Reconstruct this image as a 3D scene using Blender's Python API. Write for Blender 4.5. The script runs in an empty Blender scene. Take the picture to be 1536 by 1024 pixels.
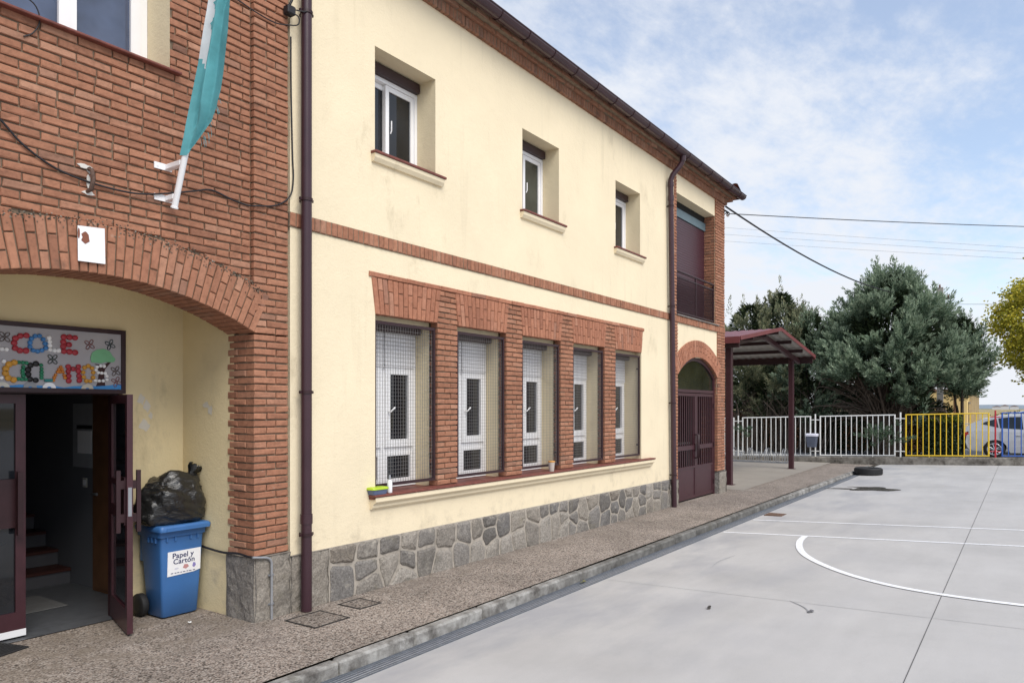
import bpy, bmesh, math, random
from mathutils import Vector, Matrix
R = random.Random(7)
C = bpy.context.scene.collection
TH = math.atan(768/1110.)
pi = math.pi

# ---------------------------------------------------------------- node helpers
def newmat(name, rough=.6, metal=0., spec=.5):
    m = bpy.data.materials.new(name); m.use_nodes = True
    nt = m.node_tree; b = nt.nodes['Principled BSDF']
    b.inputs['Roughness'].default_value = rough
    b.inputs['Metallic'].default_value = metal
    b.inputs['Specular IOR Level'].default_value = spec
    return m, nt, b
def nd(nt, typ, props=None, **ins):
    n = nt.nodes.new(typ)
    for k, v in (props or {}).items(): setattr(n, k, v)
    for k, v in ins.items():
        key = k.replace('_', ' ')
        sock = n.inputs[int(k[1:])] if k[0] == 'i' and k[1:].isdigit() else n.inputs[key]
        if isinstance(v, bpy.types.NodeSocket): nt.links.new(v, sock)
        else: sock.default_value = v
    return n
def ramp(nt, fac, stops, interp='LINEAR'):
    r = nt.nodes.new('ShaderNodeValToRGB'); r.color_ramp.interpolation = interp
    el = r.color_ramp.elements
    while len(el) < len(stops): el.new(.5)
    for e, (p, c) in zip(el, stops):
        e.position = p
        e.color = (c, c, c, 1) if isinstance(c, (int, float)) else (*c, 1)
    nt.links.new(fac, r.inputs[0]); return r.outputs[0]
def mix(nt, fac, a, b, mode='MIX'):
    n = nd(nt, 'ShaderNodeMix', dict(data_type='RGBA', blend_type=mode))
    for i, v in ((0, fac), (6, a), (7, b)):
        if isinstance(v, bpy.types.NodeSocket): nt.links.new(v, n.inputs[i])
        elif i == 0: n.inputs[0].default_value = v
        else: n.inputs[i].default_value = (*v, 1) if len(v) == 3 else v
    return n.outputs[2]
def pos(nt): return nd(nt, 'ShaderNodeNewGeometry').outputs['Position']
def rnd(nt): return nd(nt, 'ShaderNodeNewGeometry').outputs['Random Per Island']
def noise(nt, scale, detail=4, rough=.55, vec=None):
    n = nd(nt, 'ShaderNodeTexNoise', Scale=scale, Detail=detail, Roughness=rough)
    nt.links.new(vec if vec else pos(nt), n.inputs['Vector']); return n.outputs['Fac']
def stretch(nt, sx, sy, sz):
    n = nd(nt, 'ShaderNodeMapping'); nt.links.new(pos(nt), n.inputs[0]); n.inputs['Scale'].default_value = (sx, sy, sz)
    return n.outputs[0]
def bump(nt, b, h, strength=.3, dist=.01):
    n = nd(nt, 'ShaderNodeBump', Strength=strength, Distance=dist, Height=h)
    nt.links.new(n.outputs[0], b.inputs['Normal'])
def setc(nt, b, c): nt.links.new(c, b.inputs['Base Color'])
def leaf_mat0(name, stops):
    m, nt, b = newmat(name, .95, 0, .1); setc(nt, b, ramp(nt, rnd(nt), stops)); return m
def plain(name, col, rough=.5, metal=0., spec=.5, var=.12, scale=6, bmp=0, bs=200):
    m, nt, b = newmat(name, rough, metal, spec)
    f = noise(nt, scale, 5)
    c = ramp(nt, f, [(.25, tuple(max(0, v*(1-var)) for v in col)), (.75, tuple(min(1, v*(1+var)) for v in col))])
    setc(nt, b, c)
    if bmp: bump(nt, b, noise(nt, bs, 3), bmp, .004)
    return m

def brick_mat(name, tint=(1, 1, 1)):
    m, nt, b = newmat(name, .85, 0, .25)
    c = ramp(nt, rnd(nt), [(0, (.27, .124, .077)), (.16, (.35, .162, .098)), (.4, (.30, .136, .083)), (.62, (.38, .180, .110)), (.8, (.325, .147, .090)), (.93, (.41, .215, .14)), (1, (.21, .108, .075))])
    c = mix(nt, 1., c, ramp(nt, noise(nt, 22, 6, .65), [(.25, .70), (.5, 1.), (.78, 1.22)]), 'MULTIPLY')
    c = mix(nt, ramp(nt, noise(nt, 5.3, 5, .6), [(.63, 0.), (.74, .6)]), c, (.12, .075, .055))
    c = mix(nt, ramp(nt, noise(nt, 9, 4, .6), [(.68, 0.), (.8, .35)]), c, (.50, .40, .33))
    if tint != (1, 1, 1): c = mix(nt, 1., c, tint, 'MULTIPLY')
    setc(nt, b, c)
    bump(nt, b, noise(nt, 60, 6, .7), .55, .006)
    return m
MB_brick = brick_mat('rustic_brick')
MB_lintel = brick_mat('lintel_brick', (1.08, 1.02, 1.02))
def mortar_mat(name, col):
    m, nt, b = newmat(name, .95, 0, .1)
    c = ramp(nt, noise(nt, 12, 6, .65), [(.3, tuple(v*.6 for v in col)), (.55, col), (.8, tuple(v*1.15 for v in col))])
    setc(nt, b, c); bump(nt, b, noise(nt, 150, 3), .4, .005); return m
M_mortar = mortar_mat('brick_mortar', (.235, .18, .13))
M_joint = mortar_mat('stone_mortar', (.40, .36, .31))

def stucco_mat(name, col):
    m, nt, b = newmat(name, .9, 0, .2)
    c = ramp(nt, noise(nt, 1.3, 6, .6), [(.3, tuple(v*.95 for v in col)), (.7, tuple(min(1, v*1.03) for v in col))])
    st = ramp(nt, noise(nt, 1., 9, .72, stretch(nt, 2.2, 1, 1.1)), [(.56, 0.), (.74, .62)])
    st2 = ramp(nt, noise(nt, .55, 3, .5), [(.45, 0.), (.62, 1.)])
    mm = nd(nt, 'ShaderNodeMath', dict(operation='MULTIPLY'), i0=st, i1=st2).outputs[0]
    c = mix(nt, mm, c, (.33, .27, .17))
    run = ramp(nt, noise(nt, 1., 6, .6, stretch(nt, 7, 1, .55)), [(.56, 0.), (.74, .24)])
    where = ramp(nt, noise(nt, .9, 3, .5), [(.42, 0.), (.60, 1.)])
    c = mix(nt, nd(nt, 'ShaderNodeMath', dict(operation='MULTIPLY'), i0=run, i1=where).outputs[0], c, (.44, .38, .26))
    sp = nd(nt, 'ShaderNodeSeparateXYZ'); nt.links.new(pos(nt), sp.inputs[0])       # mud splashed up over the plinth
    zf = ramp(nt, nd(nt, 'ShaderNodeMapRange', Value=sp.outputs[2], From_Min=.0, From_Max=1.2).outputs[0], [(.40, 1.), (.75, 0.)])
    spl = ramp(nt, noise(nt, 6, 7, .7), [(.50, 0.), (.72, .55)])
    c = mix(nt, nd(nt, 'ShaderNodeMath', dict(operation='MULTIPLY'), i0=zf, i1=spl).outputs[0], c, (.40, .34, .25))
    setc(nt, b, c)
    h = nd(nt, 'ShaderNodeMath', dict(operation='ADD'), i0=noise(nt, 55, 3), i1=noise(nt, 14, 2)).outputs[0]
    bump(nt, b, h, .45, .007); return m
M_stucco = stucco_mat('yellow_stucco', (.80, .69, .495))
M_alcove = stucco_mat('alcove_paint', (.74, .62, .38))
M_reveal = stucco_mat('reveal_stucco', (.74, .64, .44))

def stone_mat():
    m, nt, b = newmat('grey_granite', .85, 0, .3)
    c = ramp(nt, rnd(nt), [(0, (.115, .106, .098)), (.22, (.22, .203, .185)), (.42, (.15, .142, .136)), (.6, (.25, .222, .188)), (.8, (.29, .265, .235)), (1, (.18, .155, .128))])
    c = mix(nt, 1., c, ramp(nt, noise(nt, 45, 6, .75), [(.3, .55), (.5, 1.), (.7, 1.6)]), 'MULTIPLY')
    c = mix(nt, ramp(nt, noise(nt, 4, 5, .6), [(.6, 0.), (.78, .45)]), c, (.17, .15, .085))
    c = mix(nt, ramp(nt, noise(nt, 5.5, 8, .72), [(.56, 0.), (.66, .75)]), c, (.36, .33, .285))
    c = mix(nt, ramp(nt, noise(nt, 2.2, 5, .6), [(.55, 0.), (.70, .45)]), c, (.085, .08, .07))
    setc(nt, b, c); bump(nt, b, noise(nt, 25, 7, .7), .8, .018); return m
M_stone = stone_mat()

def pave_mat(name='exposed_aggregate', scale=46, tint=1.):
    m, nt, b = newmat(name, .85, 0, .25)
    v = nd(nt, 'ShaderNodeTexVoronoi', dict(feature='F1'), Scale=scale); nt.links.new(pos(nt), v.inputs['Vector'])
    g = nd(nt, 'ShaderNodeSeparateColor'); nt.links.new(v.outputs['Color'], g.inputs[0])
    t = tint
    c = ramp(nt, g.outputs[0], [(0, (.10*t, .085*t, .075*t)), (.14, (.30*t, .26*t, .23*t)), (.36, (.335*t, .295*t, .265*t)), (.58, (.36*t, .325*t, .295*t)), (.78, (.27*t, .225*t, .195*t)), (.90, (.42*t, .39*t, .36*t)), (.95, (.145*t, .12*t, .105*t))], 'CONSTANT')
    e = ramp(nt, v.outputs['Distance'], [(.40, 1.), (.75, .5)])
    c = mix(nt, 1., c, e, 'MULTIPLY')
    c = mix(nt, 1., c, ramp(nt, noise(nt, 1.1, 6, .6), [(.3, .72), (.55, 1.0), (.8, 1.16)]), 'MULTIPLY')
    c = mix(nt, ramp(nt, noise(nt, 1.9, 7, .68), [(.54, 0.), (.70, .6)]), c, (.15*t, .13*t, .118*t))
    sp = nd(nt, 'ShaderNodeSeparateXYZ'); nt.links.new(pos(nt), sp.inputs[0])      # soil gathered against the plinth
    zf = ramp(nt, nd(nt, 'ShaderNodeMapRange', Value=sp.outputs[1], From_Min=5.1, From_Max=5.6).outputs[0], [(.2, 0.), (1., 1.)])
    f = nd(nt, 'ShaderNodeMath', dict(operation='MULTIPLY'), i0=zf, i1=ramp(nt, noise(nt, 4, 7, .7), [(.42, 0.), (.62, .75)])).outputs[0]
    c = mix(nt, f, c, (.17*t, .145*t, .12*t))
    c = mix(nt, 1., c, (1.04, 1.005, .97), 'MULTIPLY')
    setc(nt, b, c); bump(nt, b, e, .5, .006); return m
M_pave = pave_mat(scale=70, tint=1.10)

def conc_mat(name, col, mott=.10, damp=True):
    m, nt, b = newmat(name, .75, 0, .3)
    c = ramp(nt, noise(nt, .55, 7, .6), [(.28, tuple(v*(1-mott) for v in col)), (.5, col), (.74, tuple(v*(1+mott*.7) for v in col))])
    c = mix(nt, 1., c, ramp(nt, noise(nt, 1., 6, .65, stretch(nt, .5, 2.4, 1)), [(.3, .95), (.7, 1.05)]), 'MULTIPLY')
    c = mix(nt, 1., c, ramp(nt, noise(nt, 170, 3, .7), [(.3, .93), (.7, 1.06)]), 'MULTIPLY')
    c = mix(nt, ramp(nt, noise(nt, 7, 8, .75), [(.66, 0.), (.78, .38)]), c, tuple(v*.55 for v in col))
    if damp:   # old bluish water stains that lie along the drain channel
        sp = nd(nt, 'ShaderNodeSeparateXYZ'); nt.links.new(pos(nt), sp.inputs[0])
        near = ramp(nt, nd(nt, 'ShaderNodeMapRange', Value=sp.outputs[1], From_Min=.8, From_Max=4.0).outputs[0], [(0, 0.), (1, 1.)])
        f = ramp(nt, noise(nt, .75, 6, .6, stretch(nt, .7, 1.6, 1)), [(.46, 0.), (.64, .8)])
        f = nd(nt, 'ShaderNodeMath', dict(operation='MULTIPLY'), i0=near, i1=f).outputs[0]
        c = mix(nt, f, c, (col[0]*.70, col[1]*.72, col[2]*.78))
    setc(nt, b, c)
    nt.links.new(ramp(nt, noise(nt, 1.5, 5), [(.3, .62), (.7, .85)]), b.inputs['Roughness'])
    bump(nt, b, noise(nt, 120, 4, .7), .12, .004); return m
M_yard = conc_mat('playground_concrete', (.445, .434, .425), .14)
M_slab = conc_mat('shelter_slab_concrete', (.30, .27, .235), .14, False)
def worn_mat(name, a, c, d, s1, s2, far=False):
    m, nt, b = newmat(name, .9, 0, .2)
    k = ramp(nt, noise(nt, s1, 8, .68), [(.34, d), (.47, a), (.62, c)])
    k = mix(nt, ramp(nt, noise(nt, s2, 6, .7), [(.56, 0.), (.66, .8)]), k, d)
    k = mix(nt, ramp(nt, noise(nt, s2*.6, 4, .6), [(.62, 0.), (.72, .35)]), k, (.16, .15, .07))
    if far:   # black algae on the stones past the first windows
        sp = nd(nt, 'ShaderNodeSeparateXYZ'); nt.links.new(pos(nt), sp.inputs[0])
        f = ramp(nt, nd(nt, 'ShaderNodeMapRange', Value=sp.outputs[0], From_Min=6.5, From_Max=20.).outputs[0], [(0, 0.), (.15, .75), (.6, .7), (.85, .1)])
        k = mix(nt, f, k, mix(nt, ramp(nt, noise(nt, 5, 6, .7), [(.4, 0.), (.62, 1.)]), (.062, .06, .055), (.15, .145, .135)))
    setc(nt, b, k); bump(nt, b, noise(nt, s1*3, 7, .7), .8, .02); return m
M_base = worn_mat('fence_base_concrete', (.17, .155, .135), (.27, .25, .22), (.06, .052, .045), 3.2, 2.1)
M_kerb = worn_mat('kerb_concrete', (.235, .225, .21), (.40, .39, .37), (.10, .092, .085), 4.2, 1.6, True)

M_maroon = plain('maroon_paint', (.050, .016, .022), .38, 0, .45, .18, 9)
M_maroon_d = plain('dark_maroon_paint', (.030, .0105, .0135), .42, 0, .4, .2, 9)
M_maroon_pipe = plain('maroon_pipe_enamel', (.042, .017, .024), .33, 0, .5, .15, 4)
M_blindbox = plain('brown_blind_box', (.035, .016, .018), .5)
M_pvc = plain('white_pvc', (.85, .85, .86), .35, 0, .5, .03, 3)
M_white = plain('white_fence_paint', (.76, .76, .74), .45, 0, .4, .10, 14)
M_yellow = plain('yellow_fence_paint', (.74, .50, .035), .45, 0, .4, .12, 12)
M_blue = plain('blue_fence_paint', (.03, .10, .40), .45, 0, .4, .12, 12)
M_red = plain('red_fence_paint', (.45, .03, .04), .45, 0, .4, .12, 12)
M_black = plain('black_rubber', (.012, .012, .013), .7)
M_cable = plain('black_cable', (.012, .011, .014), .55)
M_paper = plain('paper_white', (.82, .82, .84), .7, var=.03)
M_greymetal = plain('galvanised_metal', (.33, .34, .36), .45, .7)
M_drain = plain('drain_grate_metal', (.12, .135, .16), .6, .25, .4, .3, 18)
M_dark = plain('dark_void', (.006, .006, .007), .9)
M_sill = plain('terracotta_sill', (.17, .052, .038), .55, 0, .4, .3, 15, .2, 90)
M_tile = plain('roof_tile', (.16, .06, .04), .8, 0, .3, .35, 3)
M_soffit = plain('eave_soffit_brick', (.21, .10, .06), .9, 0, .2, .3, 8)
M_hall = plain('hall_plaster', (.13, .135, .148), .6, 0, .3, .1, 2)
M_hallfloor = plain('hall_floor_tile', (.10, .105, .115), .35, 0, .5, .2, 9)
M_wood = plain('brown_wood', (.12, .055, .025), .5, 0, .4, .3, 5)
M_stepnose = plain('red_step_tile', (.07, .022, .016), .5)
def glass_mat(name, col, rough=.04, spec=.6):
    m, nt, b = newmat(name, rough, 0, spec)
    f = noise(nt, 2.1, 3)
    setc(nt, b, ramp(nt, f, [(.3, tuple(v*.6 for v in col)), (.7, tuple(v*1.4 for v in col))])); return m
M_glass = glass_mat('dark_window_glass', (.012, .014, .018), .03, .55)
M_glass_sky = glass_mat('sky_tinted_glass', (.075, .10, .17), .05, .9)  # sky reflection painted into the pane colour
M_glass_fan = glass_mat('dusty_fanlight_glass', (.016, .018, .013), .10, .35)
M_glass_car = glass_mat('car_glass', (.010, .013, .016), .05, .55)
def slat_mat(name, col, pitch, rough=.45):
    m, nt, b = newmat(name, rough)
    sp = nd(nt, 'ShaderNodeSeparateXYZ'); nt.links.new(pos(nt), sp.inputs[0])
    k = nd(nt, 'ShaderNodeMath', dict(operation='MULTIPLY'), i0=sp.outputs[2], i1=1/pitch).outputs[0]
    k = nd(nt, 'ShaderNodeMath', dict(operation='FRACT'), i0=k).outputs[0]
    h = ramp(nt, k, [(0, 0.), (.12, .9), (.5, 1.), (.88, .9), (1., 0.)])
    setc(nt, b, mix(nt, 1., mix(nt, noise(nt, 3), col, tuple(v*.85 for v in col)), ramp(nt, k, [(0, .35), (.14, 1.), (.9, 1.), (1, .35)]), 'MULTIPLY'))
    bump(nt, b, h, .6, .01); return m
M_blind = slat_mat('white_blind_slats', (.80, .80, .82), .045)
M_wire = plain('mesh_wire', (.19, .18, .175), .5)

# ---------------------------------------------------------------- mesh builder
class MB:
    def __init__(s): s.V = []; s.F = []; s.I = []; s.S = []
    def add(s, vs, fs, mi=0, sm=False):
        o = len(s.V); s.V += [tuple(v) for v in vs]
        for f in fs: s.F.append([o+i for i in f]); s.I.append(mi); s.S.append(sm)
        return s
    def quad(s, a, b, c, d, mi=0): return s.add([a, b, c, d], [(0, 1, 2, 3)], mi)
    def box(s, x0, x1, y0, y1, z0, z1, mi=0):
        return s.add([(x, y, z) for z in (z0, z1) for y in (y0, y1) for x in (x0, x1)],
                     [(0, 2, 3, 1), (4, 5, 7, 6), (0, 1, 5, 4), (2, 6, 7, 3), (0, 4, 6, 2), (1, 3, 7, 5)], mi)
    def cbox(s, x0, x1, y0, y1, z0, z1, c=.004, mi=0):   # box with every edge chamfered
        X, Y, Z = (x0, x1), (y0, y1), (z0, z1); vs = []; fs = []
        c = min(c, (x1-x0)*.4, (y1-y0)*.4, (z1-z0)*.4)
        idx = {}
        for i in (0, 1):
            for j in (0, 1):
                for k in (0, 1):
                    p = (X[i], Y[j], Z[k]); q = [(c, -c)[t] for t in (i, j, k)]
                    for a in range(3):
                        v = [p[0]+q[0], p[1]+q[1], p[2]+q[2]]; v[a] = p[a]
                        idx[i, j, k, a] = len(vs); vs.append(v)
        for i in (0, 1):
            fs.append([idx[i, 0, 0, 0], idx[i, 1, 0, 0], idx[i, 1, 1, 0], idx[i, 0, 1, 0]])
            fs.append([idx[0, i, 0, 1], idx[1, i, 0, 1], idx[1, i, 1, 1], idx[0, i, 1, 1]])
            fs.append([idx[0, 0, i, 2], idx[1, 0, i, 2], idx[1, 1, i, 2], idx[0, 1, i, 2]])
        for i in (0, 1):
            for j in (0, 1):
                fs.append([idx[i, j, 0, 0], idx[i, j, 1, 0], idx[i, j, 1, 1], idx[i, j, 0, 1]])
                fs.append([idx[i, 0, j, 0], idx[i, 1, j, 0], idx[i, 1, j, 2], idx[i, 0, j, 2]])
                fs.append([idx[0, i, j, 1], idx[1, i, j, 1], idx[1, i, j, 2], idx[0, i, j, 2]])
                for k in (0, 1): fs.append([idx[i, j, k, 0], idx[i, j, k, 1], idx[i, j, k, 2]])
        return s.add(vs, fs, mi)
    def brick(s, o, u, n, w, h, d, up=(0, 0, 1), j=.0032, ch=.006, mi=0):
        # front face centred on o, width along u, height along up, depth against the outward normal n
        o, u, n, up = Vector(o), Vector(u), Vector(n), Vector(up)
        g = lambda: R.uniform(-j, j)
        ox = R.uniform(-.004, .004); rot = R.uniform(-.012, .012)
        ring = [(-1, -1), (1, -1), (1, 1), (-1, 1)]
        vs = []
        for (a, b_) in ring: vs.append(o + u*(a*w/2) + up*(b_*h/2) - n*d)
        for (a, b_) in ring: vs.append(o + u*(a*w/2+g()) + up*(b_*h/2+g()+a*rot*w/2) - n*(ch-ox))
        for (a, b_) in ring: vs.append(o + u*(a*(w/2-ch)+g()) + up*(b_*(h/2-ch)+g()+a*rot*w/2) + n*(ox+g()))
        fs = [(8, 9, 10, 11)]
        for i in range(4):
            k = (i+1) % 4
            fs += [(i, k, 4+k, 4+i), (4+i, 4+k, 8+k, 8+i)]
        return s.add(vs, fs, mi)
    def tube(s, pts, r, n=8, mi=0, cap=True, sm=True):
        pts = [Vector(p) for p in pts]; rs = r if isinstance(r, (list, tuple)) else [r]*len(pts)
        o = len(s.V); prev = None; rings = []
        for i, p in enumerate(pts):
            t = (pts[min(i+1, len(pts)-1)] - pts[max(i-1, 0)])
            t = t.normalized() if t.length > 1e-9 else Vector((0, 0, 1))
            if prev is None:
                a = Vector((0, 0, 1)) if abs(t.z) < .9 else Vector((1, 0, 0))
                prev = t.cross(a).normalized()
            a = (prev - t*prev.dot(t)).normalized(); b = t.cross(a); prev = a
            rings.append([p + (a*math.cos(2*pi*k/n) + b*math.sin(2*pi*k/n))*rs[i] for k in range(n)])
        vs = [v for g in rings for v in g]; fs = []
        for i in range(len(pts)-1):
            for k in range(n): fs.append((i*n+k, i*n+(k+1) % n, (i+1)*n+(k+1) % n, (i+1)*n+k))
        s.add(vs, fs, mi, sm)
        if cap:
            s.add(rings[0], [tuple(range(n))], mi); s.add(rings[-1], [tuple(range(n))], mi)
        return s
    def lathe(s, c, prof, n=20, axis='z', mi=0, sm=True):
        c = Vector(c); vs = []; fs = []
        for (r, h) in prof:
            for k in range(n):
                a, b = r*math.cos(2*pi*k/n), r*math.sin(2*pi*k/n)
                vs.append(c + Vector({'z': (a, b, h), 'y': (a, h, b), 'x': (h, a, b)}[axis]))
        for i in range(len(prof)-1):
            for k in range(n): fs.append((i*n+k, i*n+(k+1) % n, (i+1)*n+(k+1) % n, (i+1)*n+k))
        s.add(vs, fs, mi, sm)
        for i in (0, len(prof)-1):
            if prof[i][0] > 1e-6: s.add(vs[i*n:(i+1)*n], [tuple(range(n))], mi)
        return s
    def prism(s, poly, d, mi=0):      # polygon (3d points) swept by vector d
        n = len(poly); d = Vector(d); vs = [Vector(p) for p in poly]; vs += [v+d for v in vs]
        fs = [tuple(range(n)), tuple(range(n, 2*n))] + [(i, (i+1) % n, n+(i+1) % n, n+i) for i in range(n)]
        return s.add(vs, fs, mi)
    def build(s, name, mats, parent=None, o=(0, 0, 0), recalc=True):
        me = bpy.data.meshes.new(name); ox, oy, oz = o
        me.from_pydata([(x-ox, y-oy, z-oz) for x, y, z in s.V], [], s.F)
        for m in (mats if isinstance(mats, (list, tuple)) else [mats]): me.materials.append(m)
        me.polygons.foreach_set('material_index', s.I); me.polygons.foreach_set('use_smooth', s.S)
        if recalc:
            bm = bmesh.new(); bm.from_mesh(me); bmesh.ops.recalc_face_normals(bm, faces=bm.faces); bm.to_mesh(me); bm.free()
        me.update()
        ob = bpy.data.objects.new(name, me); C.objects.link(ob)
        if parent: ob.parent = parent
        else: ob.location = o
        return ob
def tag(ob, label, cat, group=None):
    ob['label'] = label; ob['category'] = cat
    if group: ob['group'] = group
    return ob
def thing(name, label, cat, o=(0, 0, 0), group=None):
    e = bpy.data.objects.new(name, None); e.empty_display_size = .2; C.objects.link(e); e.location = o
    return tag(e, label, cat, group)
def struct(ob): ob['kind'] = 'structure'; return ob
def copy_tree(src, parent=None):
    c = src.copy(); C.objects.link(c)
    if parent: c.parent = parent
    for ch in list(src.children): copy_tree(ch, c)
    return c

WY = 5.62      # facade plane
FY = 5.66      # recessed brick field over the entrance
EX = 16.65     # far corner of the school
XL = -2.0      # near end
# ================================================================= GROUND
def yz(y): return -.11 + .028*(4.2-max(y, -12))
def fx(y): return 29.4 - .096*(y-3.6)       # line of the fence
def grid(name, xs, ys, zf, m, xf=None):
    b = MB(); vs = []; nx = len(xs)
    for y in ys:
        for x in xs:
            X = xf(x, y) if xf else x
            vs.append((X, y, zf(X, y)))
    fs = [(j*nx+i, j*nx+i+1, (j+1)*nx+i+1, (j+1)*nx+i) for j in range(len(ys)-1) for i in range(nx-1)]
    b.add(vs, fs); return b.build(name, m)
# one sheet to the horizon
def field_mat():
    m, nt, b = newmat('dry_field', .95, 0, .1)
    setc(nt, b, ramp(nt, noise(nt, .02, 6, .6), [(.35, (.26, .21, .11)), (.5, (.36, .29, .16)), (.65, (.20, .19, .09))])); return m
struct(grid('ground', [-400, -30, 29.5, 60, 120, 400, 1200, 4000], [-3000, -900, -300, -60, 60, 300, 900, 3000], lambda x, y: -.40 if x < 29.6 else -.06, field_mat()))
struct(grid('playground', [-14, -2, 6, 14, 22, 29.9], [-45, -12, -4, 0, 2, 4.22], lambda x, y: yz(y), M_yard, lambda x, y: x if x < 29 else fx(y)+.05))
PKX = lambda x: 0 if x < 18 else -.10*(x-18)/11
xs = [-14, 0, 5, 10, 14, 18, 22, 26, 28.7]
b = MB()
for i in range(len(xs)-1):
    x0, x1 = xs[i], xs[i+1]; z0, z1 = PKX(x0), PKX(x1)
    b.quad((x0, 4.345, z0), (x1, 4.345, z1), (x1, 7.0 if x0 < 17 else 5.75, z1), (x0, 7.0 if x0 < 17 else 5.75, z0))
struct(b.build('pavement', M_pave))
b = MB()
xs = [17.25, 18, 22, 26, 28.95]
for i in range(len(xs)-1):
    x0, x1 = xs[i], xs[i+1]; z0, z1 = PKX(x0)+.004, PKX(x1)+.004
    ya, yb_ = 5.35+.04*(x0-17.25), 5.35+.04*(x1-17.25)
    b.quad((x0, ya, z0), (x1, yb_, z1), (x1, 14, z1), (x0, 14, z0))
b.box(17.10, 17.23, 5.1, 14, -.2, .006)
struct(b.build('shelter_floor', M_slab))
# kerb stones, worn and unequal; wetter and darker where the channel stands below them
b = MB(); x = -6.
while x < 27.2:
    w = R.uniform(.82, 1.04); z = PKX(x+w/2)
    b.cbox(x+.006, x+w-.006, 4.235+R.uniform(-.006, .006), 4.345, -.35, z-R.uniform(.0, .012), .018); x += w
b.box(-6, 27.2, 4.26, 4.335, -.35, -.02)
struct(b.build('kerb', M_kerb))
# linear drain: two rails and a slotted grate, dark below
e = thing('drain_channel', 'long slotted grey metal drain channel running along the foot of the kerb', 'drain', (3, 4.13, -.11))
o = e.location[:]
b = MB(); b.box(-6, 26.9, 4.055, 4.232, -.30, -.125); b.build('trough', M_dark, e, o)
b = MB(); b.box(-6, 26.9, 4.042, 4.058, -.2, yz(4.05)+.006); b.box(-6, 26.9, 4.222, 4.234, -.2, yz(4.2)+.004)
for k in range(4): b.box(-6, 26.9, 4.076+k*.036, 4.097+k*.036, -.14, -.104)
x = -6
while x < 26.9:
    b.box(x, x+.012, 4.058, 4.222, -.14, -.114); x += .2 if x < 12 else .4
b.build('grate', M_drain, e, o)
# painted court lines, 4 mm over the concrete
def line_strip(p, q, w):
    p, q = Vector(p), Vector(q); t = (q-p).normalized(); s_ = Vector((-t.y, t.x))*w/2
    b = MB(); n = 6
    for i in range(n):
        a, c = p.lerp(q, i/n), p.lerp(q, (i+1)/n)
        P = [(a+s_), (c+s_), (c-s_), (a-s_)]
        b.quad(*[(v.x, v.y, yz(v.y)+.004) for v in P])
    return b
def line_mat():
    m, nt, b = newmat('worn_line_paint', .7, 0, .3)
    c = ramp(nt, noise(nt, 30, 6, .7), [(.36, (.55, .55, .56)), (.46, (.80, .81, .83))])
    setc(nt, b, c); return m
M_line = line_mat()
struct(line_strip((13.40, 4.0), (15.9, -14), .075).build('court_line', M_line))
struct(line_strip((11.80, 4.0), (14.2, -14), .075).build('court_line', M_line))
OUT = [(11.93, 2.815), (11.45, 2.775), (10.90, 2.655), (10.36, 2.46), (9.82, 2.145), (9.28, 1.70), (8.89, 1.19), (8.68, .64), (8.58, 0), (8.60, -.7), (8.80, -1.5), (9.2, -2.2)]
def cr(P, n=6):
    r = []; P = [Vector(p) for p in P]
    for i in range(len(P)-1):
        a, b_, c, d = P[max(i-1, 0)], P[i], P[i+1], P[min(i+2, len(P)-1)]
        for k in range(n):
            t = k/n
            r.append(.5*((2*b_)+(c-a)*t+(2*a-5*b_+4*c-d)*t*t+(3*b_-a-3*c+d)*t**3))
    r.append(P[-1]); return r
pts = cr(OUT); b = MB()
for i in range(len(pts)-1):
    P = []
    for k in (i, i+1):
        t = (pts[min(k+1, len(pts)-1)]-pts[max(k-1, 0)]).normalized(); nn = Vector((-t.y, t.x))*.092
        P.append((pts[k], pts[k]+nn))
    V_ = [P[0][0], P[1][0], P[1][1], P[0][1]]
    b.quad(*[(v.x, v.y, yz(v.y)+.008) for v in V_])
struct(b.build('court_arc', M_line))
b = MB(); struct(line_strip((-10, .69), (29.3, .69), .006).build('expansion_joint', plain('joint_dark', (.09, .09, .09), .9)))
struct(line_strip((7.75, 4.0), (7.6, -12), .006).build('expansion_joint', plain('joint_faint', (.30, .30, .30), .9)))
def mark(name, P, w, col):
    P = smooth0(P); b = MB()
    for i in range(len(P)-1):
        t = (P[i+1]-P[i]).normalized(); n_ = Vector((-t.y, t.x))*w*(.3+.7*math.sin(pi*(i+.5)/(len(P)-1)))
        b.quad(*[(v.x, v.y, yz(v.y)+.004) for v in (P[i]+n_, P[i+1]+n_, P[i+1]-n_, P[i]-n_)])
    struct(b.build(name, plain('scuff_rubber', col, .85, var=.4, scale=40)))
def smooth0(P): return [Vector(p) for p in cr(P, 5)]
mark('scuff_mark', [(7.75, 1.95), (7.60, 1.80), (7.48, 1.72), (7.40, 1.70)], .008, (.25, .25, .26))
mark('scuff_mark', [(9.0, 3.2), (9.4, 3.25), (9.9, 3.2)], .010, (.36, .36, .37))
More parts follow.
